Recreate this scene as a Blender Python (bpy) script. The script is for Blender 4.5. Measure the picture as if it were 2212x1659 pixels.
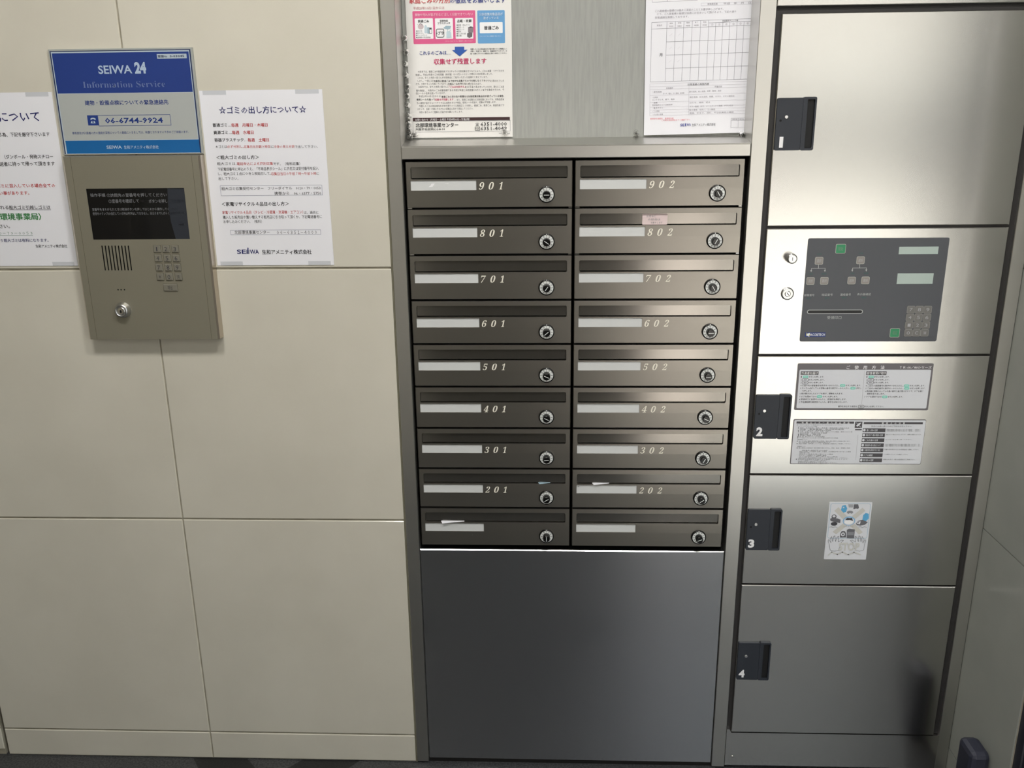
import bpy, bmesh, math, random
from mathutils import Matrix, Vector
random.seed(3)
sc = bpy.context.scene
for o in list(bpy.data.objects):
    bpy.data.objects.remove(o)
COL = sc.collection

# ------------------------------------------------------------------ camera
cam_d = bpy.data.cameras.new('camera')
cam_d.sensor_width = 36.0
cam_d.lens = 1912.0 / 2212.0 * 36.0
cam_d.clip_start = 0.02
cam = bpy.data.objects.new('camera', cam_d)
COL.objects.link(cam)
cam.matrix_world = Matrix(((0.999199566, -0.000592517, 0.039998452, 0.0),
                           (0.038484193, 0.287129048, -0.957118528, -1.557),
                           (-0.010917608, 0.957891726, 0.286922023, 1.3023),
                           (0, 0, 0, 1)))
sc.camera = cam

# ------------------------------------------------------------------ view, world, lights
sc.view_settings.view_transform = 'Standard'
sc.view_settings.look = 'None'
sc.view_settings.gamma = 1.0
sc.view_settings.use_curve_mapping = False
sc.view_settings.exposure = 0.8
world = bpy.data.worlds.new('overcast_sky')
sc.world = world
world.use_nodes = True
bg = world.node_tree.nodes['Background']
bg.inputs['Color'].default_value = (0.93, 0.96, 1.0, 1)
bg.inputs['Strength'].default_value = 3.0


def area_light(name, loc, rot, sx, sy, power, color=(1, 1, 1), portal=False):
    d = bpy.data.lights.new(name, 'AREA')
    d.shape = 'RECTANGLE'
    d.size, d.size_y, d.energy, d.color = sx, sy, power, color
    if portal:
        d.cycles.is_portal = True
    o = bpy.data.objects.new(name, d)
    o.location, o.rotation_euler = loc, rot
    COL.objects.link(o)
    return o


PI = math.pi
sun_d = bpy.data.lights.new('sun', 'SUN')
sun_d.energy = 6.2
sun_d.angle = 0.01
sun_d.color = (1.0, 0.96, 0.90)
sun = bpy.data.objects.new('sun', sun_d)
COL.objects.link(sun)
sun.rotation_euler = Vector((-0.50, 0.10, -0.87)).to_track_quat('-Z', 'Y').to_euler()
area_light('daylight_portal', (0.90, -1.80, 1.11), (PI / 2, 0, PI), 1.15, 2.2, 1, portal=True)
area_light('daylight_portal', (-1.54, -1.80, 1.20), (PI / 2, 0, PI), 0.12, 2.0, 1, portal=True)


# ------------------------------------------------------------------ materials
def lin(c):
    return tuple(((v / 255.0) / 12.92 if v <= 10 else ((v / 255.0 + 0.055) / 1.055) ** 2.4) for v in c)


MATS = {}


def mat(name, rgb=None, rough=0.5, metal=0.0, spec=0.5, coat=0.0, aniso=0.0, emit=None, build=None, linear=False):
    m = bpy.data.materials.new(name)
    m.use_nodes = True
    b = m.node_tree.nodes['Principled BSDF']
    if rgb is not None:
        b.inputs['Base Color'].default_value = (*(rgb if linear else lin(rgb)), 1)
    b.inputs['Roughness'].default_value = rough
    b.inputs['Metallic'].default_value = metal
    b.inputs['Specular IOR Level'].default_value = spec
    b.inputs['Coat Weight'].default_value = coat
    b.inputs['Coat Roughness'].default_value = 0.05
    b.inputs['Anisotropic'].default_value = aniso
    if emit:
        b.inputs['Emission Color'].default_value = (*emit[0], 1)
        b.inputs['Emission Strength'].default_value = emit[1]
    if build:
        build(m.node_tree, b)
    MATS[name] = m
    return m


def noise_on(nt, b, scale, lo, hi, sock='Base Color', detail=4, stretch=(1, 1, 1)):
    tc = nt.nodes.new('ShaderNodeTexCoord')
    mp = nt.nodes.new('ShaderNodeMapping')
    mp.inputs['Scale'].default_value = stretch
    n = nt.nodes.new('ShaderNodeTexNoise')
    n.inputs['Scale'].default_value = scale
    n.inputs['Detail'].default_value = detail
    nt.links.new(tc.outputs['Object'], mp.inputs['Vector'])
    nt.links.new(mp.outputs['Vector'], n.inputs['Vector'])
    r = nt.nodes.new('ShaderNodeValToRGB')
    r.color_ramp.elements[0].position = 0.35
    r.color_ramp.elements[1].position = 0.65
    r.color_ramp.elements[0].color = (*lo, 1) if not isinstance(lo, float) else (lo, lo, lo, 1)
    r.color_ramp.elements[1].color = (*hi, 1) if not isinstance(hi, float) else (hi, hi, hi, 1)
    nt.links.new(n.outputs['Fac'], r.inputs['Fac'])
    nt.links.new(r.outputs['Color'], b.inputs[sock])
    return n, r


def bump_on(nt, b, scale, strength, dist=0.001, stretch=(1, 1, 1), detail=3):
    tc = nt.nodes.new('ShaderNodeTexCoord')
    mp = nt.nodes.new('ShaderNodeMapping')
    mp.inputs['Scale'].default_value = stretch
    n = nt.nodes.new('ShaderNodeTexNoise')
    n.inputs['Scale'].default_value = scale
    n.inputs['Detail'].default_value = detail
    bp = nt.nodes.new('ShaderNodeBump')
    bp.inputs['Strength'].default_value = strength
    bp.inputs['Distance'].default_value = dist
    nt.links.new(tc.outputs['Object'], mp.inputs['Vector'])
    nt.links.new(mp.outputs['Vector'], n.inputs['Vector'])
    nt.links.new(n.outputs['Fac'], bp.inputs['Height'])
    nt.links.new(bp.outputs['Normal'], b.inputs['Normal'])


mat('tile', (214, 208, 190), 0.16, spec=0.45, build=lambda nt, b: noise_on(nt, b, 5.0, (0.640, 0.608, 0.520), (0.685, 0.652, 0.562), detail=6))
mat('grout', (176, 168, 148), 0.8, build=lambda nt, b: noise_on(nt, b, 30.0, (0.30, 0.275, 0.21), (0.42, 0.39, 0.31)))
mat('caulk', (120, 116, 98), 0.6)
mat('dark_joint', (38, 34, 30), 0.8)
mat('wall_paint', (196, 190, 176), 0.7, build=lambda nt, b: bump_on(nt, b, 200, 0.15))
mat('light_stone', (226, 222, 212), 0.5, build=lambda nt, b: noise_on(nt, b, 6.0, (0.70, 0.68, 0.62), (0.76, 0.74, 0.68)))
mat('dark_stone', (92, 88, 82), 0.5, build=lambda nt, b: noise_on(nt, b, 12.0, (0.085, 0.08, 0.07), (0.12, 0.112, 0.10)))
mat('right_tile', (178, 178, 166), 0.35, build=lambda nt, b: noise_on(nt, b, 9.0, (0.33, 0.345, 0.315), (0.365, 0.378, 0.345), detail=5))
mat('ceiling_paint', (226, 224, 218), 0.8, build=lambda nt, b: bump_on(nt, b, 150, 0.1))
mat('granite', (88, 90, 92), 0.30, spec=0.4, build=lambda nt, b: noise_on(nt, b, 260.0, (0.024, 0.025, 0.027), (0.075, 0.077, 0.080), detail=5))
mat('granite_black', (30, 31, 32), 0.28, spec=0.4, build=lambda nt, b: noise_on(nt, b, 300.0, (0.008, 0.009, 0.010), (0.020, 0.021, 0.022)))
mat('pavement', (170, 168, 162), 0.8, build=lambda nt, b: noise_on(nt, b, 3.0, (0.37, 0.335, 0.305), (0.45, 0.41, 0.375)))
mat('painted_sun_strip', (170, 168, 164), 0.5, build=lambda nt, b: noise_on(nt, b, 40.0, (0.36, 0.36, 0.35), (0.44, 0.44, 0.43)))  # unseen floor strip, made pale to reflect like sunlit floor
mat('streak_reflector', (240, 238, 232), 0.7)  # unseen white band, added to show as a streak on the locker doors
mat('facade', (186, 180, 170), 0.8, build=lambda nt, b: noise_on(nt, b, 1.2, (0.42, 0.38, 0.345), (0.5, 0.455, 0.41)))
mat('facade_glass', (40, 46, 52), 0.1, spec=0.6)


mat('stainless', (0.60, 0.585, 0.565), 0.21, 1.0, aniso=0.3, linear=True)
mat('stainless_frame', (0.66, 0.65, 0.62), 0.36, 1.0, aniso=0.3, linear=True)
mat('stainless_panel', (0.62, 0.63, 0.65), 0.22, 1.0, aniso=0.3, linear=True)
mat('bronze_paint', (0.285, 0.268, 0.240), 0.30, 0.9, linear=True)
mat('bronze_flap', (0.275, 0.262, 0.238), 0.16, 0.92, linear=True)
mat('box_dark', (22, 20, 18), 0.7)
mat('rubber', (44, 42, 42), 0.55, build=lambda nt, b: bump_on(nt, b, 300, 0.1))
mat('rubber_black', (20, 18, 17), 0.7)
mat('plate_white', (214, 216, 216), 0.35)
mat('digit_white', (243, 238, 224), 0.4)
mat('dial_white', (238, 240, 238), 0.25)
mat('dial_black', (14, 14, 14), 0.22)
mat('dial_grey', (70, 74, 74), 0.4)
mat('chrome', (0.72, 0.71, 0.69), 0.14, 1.0, linear=True)
mat('chrome_dull', (0.62, 0.62, 0.62), 0.30, 1.0, linear=True)
mat('champagne', (0.335, 0.315, 0.250), 0.42, 0.55, build=lambda nt, b: noise_on(nt, b, 500, 0.40, 0.46, 'Roughness'), linear=True)
mat('champagne_edge', (0.52, 0.46, 0.38), 0.28, 0.9, linear=True)
mat('key_metal', (0.34, 0.325, 0.275), 0.35, 0.6, linear=True)
mat('screen', (8, 9, 12), 0.06, spec=0.5)
mat('hole', (6, 6, 6), 0.8)
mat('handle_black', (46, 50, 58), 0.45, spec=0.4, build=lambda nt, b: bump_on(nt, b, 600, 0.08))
mat('handle_hole', (10, 11, 14), 0.6)
mat('overlay', (82, 84, 90), 0.38, spec=0.4)
mat('lcd', (176, 192, 186), 0.2)
mat('btn_green', (28, 138, 88), 0.3)
mat('btn_grey', (142, 136, 132), 0.3)
mat('btn_edge', (176, 176, 170), 0.4)
mat('keygrey', (112, 110, 108), 0.35)
mat('keyedge', (138, 137, 134), 0.4)
mat('paper', (238, 238, 244), 0.6)
mat('paper_poster', (238, 236, 233), 0.4)
mat('acrylic', (168, 172, 168), 0.05, coat=0.6)
mat('tape_clear', (206, 208, 214), 0.2)


def felt(nt, b):
    n, r = noise_on(nt, b, 320.0, (0.335, 0.342, 0.322), (0.375, 0.382, 0.36), detail=2, stretch=(1, 1, 0.08))
    bump_on(nt, b, 420, 0.12, 0.0005, (1, 1, 0.08))


mat('board_cloth', (150, 152, 146), 0.8, build=felt)
mat('board_frame', (0.46, 0.45, 0.41), 0.38, 0.8, linear=True)
mat('sticker_pink', (226, 206, 206), 0.5)


def clear_plastic(nt, b):
    b.inputs['Transmission Weight'].default_value = 1.0
    b.inputs['IOR'].default_value = 1.49


mat('clear_plastic', (245, 245, 245), 0.04, build=clear_plastic)


def pane(nt, b):
    out = nt.nodes['Material Output']
    tr = nt.nodes.new('ShaderNodeBsdfTransparent')
    tr.inputs['Color'].default_value = (0.93, 0.96, 0.95, 1)
    gl = nt.nodes.new('ShaderNodeBsdfGlossy')
    gl.inputs['Roughness'].default_value = 0.02
    mx = nt.nodes.new('ShaderNodeMixShader')
    mx.inputs['Fac'].default_value = 0.05
    nt.links.new(tr.outputs['BSDF'], mx.inputs[1])
    nt.links.new(gl.outputs['BSDF'], mx.inputs[2])
    nt.links.new(mx.outputs['Shader'], out.inputs['Surface'])


mat('pane_glass', (230, 240, 238), 0.02, build=pane)
mat('door_frame', (40, 42, 54), 0.35, 0.3)
mat('frame_edge', (120, 120, 128), 0.3, 0.7)
mat('lamp_tube', (255, 250, 240), 0.4, emit=((1.0, 0.985, 0.95), 36.0))
mat('lamp_body', (230, 230, 226), 0.5)
mat('stopper', (42, 44, 58), 0.5)

INK = dict(k=(32, 32, 38), black=(12, 12, 14), white=(246, 246, 248), navy=(38, 42, 104), red=(196, 52, 56), green=(58, 132, 74),
           greygreen=(110, 140, 122), grey=(112, 112, 116), dgrey=(66, 66, 72), lgrey=(176, 176, 180),
           pnavy=(26, 44, 88), pwhite=(182, 196, 206), pblue=(30, 58, 132), pgrey=(176, 180, 178), pcyan=(10, 96, 160), plight=(178, 196, 218), pfaint=(108, 124, 170),
           rred=(206, 70, 76), bnavy=(52, 72, 150), rose=(188, 120, 126), pink=(224, 96, 146), pinkw=(250, 206, 222), sky=(106, 164, 214), skyw=(216, 232, 246),
           kettle=(206, 190, 194), bottle=(196, 214, 224), bottle2=(160, 186, 200), boxg=(140, 132, 138), boxg2=(112, 108, 112), arrow=(48, 92, 176), mag=(206, 52, 108), brown=(66, 44, 46),
           fl=(126, 124, 136), fvl=(190, 188, 196), fg=(156, 152, 160), fpink=(232, 130, 140), fblue=(88, 96, 168),
           ig=(132, 134, 138), idim=(84, 86, 90), iarc=(196, 196, 200), pl=(186, 188, 188), teal=(38, 92, 88), alogo=(38, 56, 122), ayel=(222, 216, 150), awh=(236, 240, 246),
           pwh=(222, 224, 230), tag=(78, 76, 80), mint=(140, 226, 206), pbord=(112, 108, 112),
           sbl=(160, 190, 210), stape=(206, 204, 198), sblue=(92, 172, 218), sblue2=(140, 184, 220), sg=(170, 172, 178), sg2=(140, 142, 148), sg3=(104, 104, 110), sl=(206, 206, 202), seam=(96, 92, 76))
INKM = {}


def ink(n):
    if n not in INKM:
        INKM[n] = mat('ink_' + n, INK[n], 0.45)
    return INKM[n]


def M(n):
    return MATS[n] if n in MATS else ink(n)


# ------------------------------------------------------------------ mesh helpers
TXT = {}


def text_geo(s, bold, ital=0.0):
    key = (s, bold, ital)
    if key not in TXT:
        c = bpy.data.curves.new('t', 'FONT')
        c.body = s
        c.size = 1.0
        c.resolution_u = 3 if len(s) < 6 else 1
        asc = s.isascii()
        c.offset = {0: 0.0, 1: 0.02, 2: 0.035, 3: 0.05, -1: -0.012}[bold] if asc or bold < 0 else 0.0
        c.shear = ital
        o = bpy.data.objects.new('t', c)
        COL.objects.link(o)
        dg = bpy.context.evaluated_depsgraph_get()
        ev = o.evaluated_get(dg)
        m = ev.to_mesh()
        vs = [(v.co.x, v.co.y, 0) for v in m.vertices]
        fs = [tuple(p.vertices) for p in m.polygons]
        if bold > 0 and not asc:            # heavier strokes: the outline laid down again, slightly shifted
            v0, f0 = vs, fs
            vs, fs = [], []
            k = 0.016 * bold
            for n_, (dx, dy) in enumerate(((-k, 0), (k, 0), (0, k))):
                q = len(vs)
                vs += [(x + dx, y + dy, n_) for x, y, _ in v0]
                fs += [tuple(q + a for a in f) for f in f0]
        ev.to_mesh_clear()
        bpy.data.objects.remove(o)
        bpy.data.curves.remove(c)
        if not vs:
            vs, fs = [(0, 0, 0), (1, 1, 0)], []
        x0, x1 = min(v[0] for v in vs), max(v[0] for v in vs)
        y0, y1 = min(v[1] for v in vs), max(v[1] for v in vs)
        TXT[key] = ([((x - x0) / (x1 - x0 or 1), (y - y0) / (y1 - y0 or 1), n_) for x, y, n_ in vs], fs, (x1 - x0) / ((y1 - y0) or 1))
    return TXT[key]


class MB:
    def __init__(self):
        self.v, self.f, self.m, self.s, self.mats = [], [], [], [], []

    def mi(self, name):
        if name not in self.mats:
            self.mats.append(name)
        return self.mats.index(name)

    def add(self, vs, fs, mn, smooth=False):
        b = len(self.v)
        i = self.mi(mn)
        self.v += [tuple(v) for v in vs]
        for f in fs:
            self.f.append(tuple(b + k for k in f))
            self.m.append(i)
            self.s.append(smooth)
        return self

    def box(self, x0, x1, y0, y1, z0, z1, mn, c=0.0):
        """box; the face towards -y gets a chamfer c"""
        if c <= 0:
            vs = [(x, y, z) for x in (x0, x1) for y in (y0, y1) for z in (z0, z1)]
            self.add(vs, [(0, 1, 3, 2), (4, 6, 7, 5), (0, 4, 5, 1), (2, 3, 7, 6), (0, 2, 6, 4), (1, 5, 7, 3)], mn)
        else:
            r = lambda k, y: [(x0 + k, y, z0 + k), (x1 - k, y, z0 + k), (x1 - k, y, z1 - k), (x0 + k, y, z1 - k)]
            vs = r(c, y0) + r(0, y0 + c) + r(0, y1)
            fs = [(0, 1, 2, 3), (11, 10, 9, 8)]
            for a in (0, 4):
                for k in range(4):
                    fs.append((a + k, a + 4 + k, a + 4 + (k + 1) % 4, a + (k + 1) % 4))
            self.add(vs, fs, mn)
        return self

    def poly(self, pts, y, mn):
        """flat polygon facing -y; pts (x,z)"""
        a = sum(pts[i][0] * pts[(i + 1) % len(pts)][1] - pts[(i + 1) % len(pts)][0] * pts[i][1] for i in range(len(pts)))
        if a < 0:
            pts = pts[::-1]
        if len(pts) <= 4:
            return self.add([(x, y, z) for x, z in pts], [tuple(range(len(pts)))], mn)
        return self.fill([pts], y, mn)

    def fill(self, loops, y, mn, yf=None):
        bm = bmesh.new()
        for lp in loops:
            vs = [bm.verts.new((p[0], 0, p[1])) for p in lp]
            for i in range(len(vs)):
                bm.edges.new((vs[i], vs[(i + 1) % len(vs)]))
        bmesh.ops.triangle_fill(bm, use_beauty=True, use_dissolve=False, edges=bm.edges[:], normal=(0, -1, 0))
        bm.verts.index_update()
        vs = [(v.co.x, (y if yf is None else yf(v.co.x, v.co.z)), v.co.z) for v in bm.verts]
        fs = []
        for f in bm.faces:
            ids = [v.index for v in f.verts]
            if f.normal.y > 0:
                ids = ids[::-1]
            fs.append(tuple(ids))
        bm.free()
        return self.add(vs, fs, mn)

    def slab(self, outer, holes, y0, y1, mn, yf=None, wall=None):
        """plate facing -y with holes; front at y0 (or yf(x,z)), sides back to y1"""
        self.fill([outer] + holes, y0, mn, yf)
        for lp in [outer] + holes:
            n = len(lp)
            vs = [(p[0], y0 if yf is None else yf(*p), p[1]) for p in lp] + [(p[0], y1, p[1]) for p in lp]
            self.add(vs, [(i, (i + 1) % n, n + (i + 1) % n, n + i) for i in range(n)], wall or mn)
        return self

    def lathe(self, prof, cx, cz, mn, n=28, smooth=True, cap=True):
        """profile of (r, y) turned about the y axis"""
        vs = []
        for r, y in prof:
            for k in range(n):
                a = 2 * PI * k / n
                vs.append((cx + r * math.cos(a), y, cz + r * math.sin(a)))
        fs = []
        for j in range(len(prof) - 1):
            for k in range(n):
                fs.append((j * n + k, j * n + (k + 1) % n, (j + 1) * n + (k + 1) % n, (j + 1) * n + k))
        self.add(vs, fs, mn, smooth)
        if cap:
            self.add([(cx + prof[0][0] * math.cos(2 * PI * k / n), prof[0][1], cz + prof[0][0] * math.sin(2 * PI * k / n)) for k in range(n)], [tuple(range(n))], mn)
        return self

    def disc(self, cx, cz, rx, rz, y, mn, n=20):
        return self.add([(cx + rx * math.cos(2 * PI * k / n), y, cz + rz * math.sin(2 * PI * k / n)) for k in range(n)], [tuple(range(n))], mn)

    def line(self, pts, w, y, mn):
        for (xa, za), (xb, zb) in zip(pts[:-1], pts[1:]):
            d = math.hypot(xb - xa, zb - za) or 1e-9
            nx, nz = -(zb - za) / d * w / 2, (xb - xa) / d * w / 2
            ex, ez = (xb - xa) / d * w / 2, (zb - za) / d * w / 2
            self.poly([(xa - ex - nx, za - ez - nz), (xb + ex - nx, zb + ez - nz), (xb + ex + nx, zb + ez + nz), (xa - ex + nx, za - ez + nz)], y, mn)
        return self

    def text(self, s, x0, z0, x1, z1, y, mn, bold=0, ital=0.0, rot=0.0):
        vs, fs, asp = text_geo(s, bold, ital)
        cx, cz = (x0 + x1) / 2, (z0 + z1) / 2
        co, si = math.cos(rot), math.sin(rot)
        out = []
        for u, v, n_ in vs:
            dx, dz = x0 + u * (x1 - x0) - cx, z0 + v * (z1 - z0) - cz
            out.append((cx + dx * co - dz * si, y - 0.00004 * n_, cz + dx * si + dz * co))
        return self.add(out, fs, mn)

    def build(self, name, parent=None, loc=(0, 0, 0), rot=(0, 0, 0), bevel=0.0):
        me = bpy.data.meshes.new(name)
        me.from_pydata(self.v, [], self.f)
        for n in self.mats:
            me.materials.append(M(n))
        me.polygons.foreach_set('material_index', self.m)
        me.polygons.foreach_set('use_smooth', self.s)
        me.update()
        o = bpy.data.objects.new(name, me)
        COL.objects.link(o)
        o.location, o.rotation_euler = loc, rot
        if parent is not None:
            o.parent = parent
        if bevel:
            md = o.modifiers.new('edge', 'BEVEL')
            md.width, md.segments, md.limit_method = bevel, 2, 'ANGLE'
        return o


def rrect(x0, z0, x1, z1, r, n=5):
    r = min(r, (x1 - x0) / 2 - 1e-6, (z1 - z0) / 2 - 1e-6)
    if r <= 0:
        return [(x0, z0), (x1, z0), (x1, z1), (x0, z1)]
    pts = []
    for cx, cz, a0 in ((x1 - r, z0 + r, -PI / 2), (x1 - r, z1 - r, 0), (x0 + r, z1 - r, PI / 2), (x0 + r, z0 + r, PI)):
        for k in range(n + 1):
            a = a0 + PI / 2 * k / n
            pts.append((cx + r * math.cos(a), cz + r * math.sin(a)))
    return pts


def rect(x0, z0, x1, z1):
    return [(x0, z0), (x1, z0), (x1, z1), (x0, z1)]


def thing(name, label, cat, loc=(0, 0, 0), rot=(0, 0, 0), group=None):
    o = bpy.data.objects.new(name, None)
    o.empty_display_size = 0.05
    COL.objects.link(o)
    o.location, o.rotation_euler = loc, rot
    return tag(o, label, cat, group)


def tag(o, label, cat, group=None):
    o['label'] = label
    o['category'] = cat
    if group:
        o['group'] = group
    return o


def structure(o):
    o['kind'] = 'structure'
    return o


def marks(mb, key, y, skip=()):
    """print the table DATA[key] on a sheet whose face is at y"""
    k = 0
    for e in DATA[key]:
        t = e[0]
        if t in ('r', 'o', 'p', 'e', 'l'):
            k += 1
            yy = y - 0.00010 - 0.00002 * k
            if t == 'r':
                if e[5] == 'SCREEN':
                    continue
                mb.poly(rrect(*e[1:5], e[6], 3), yy, e[5])
            elif t == 'o':
                w = e[7]
                mb.fill([rrect(e[1] - w, e[2] - w, e[3] + w, e[4] + w, e[6], 3), rrect(e[1], e[2], e[3], e[4], max(0, e[6] - w), 3)], yy, e[5])
            elif t == 'p':
                mb.poly(list(e[1]), yy, e[2])
            elif t == 'l':
                mb.line(list(e[1]), e[2], yy, e[3])
            else:
                mb.disc(e[1], e[2], e[3], e[4], yy, e[5])
    yt = y - 0.00016 - 0.00002 * k
    for e in DATA[key]:
        if e[0] == 't':
            mb.text(e[1], e[2], e[3], e[4], e[5], yt, e[6], e[7])
    return mb


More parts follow.
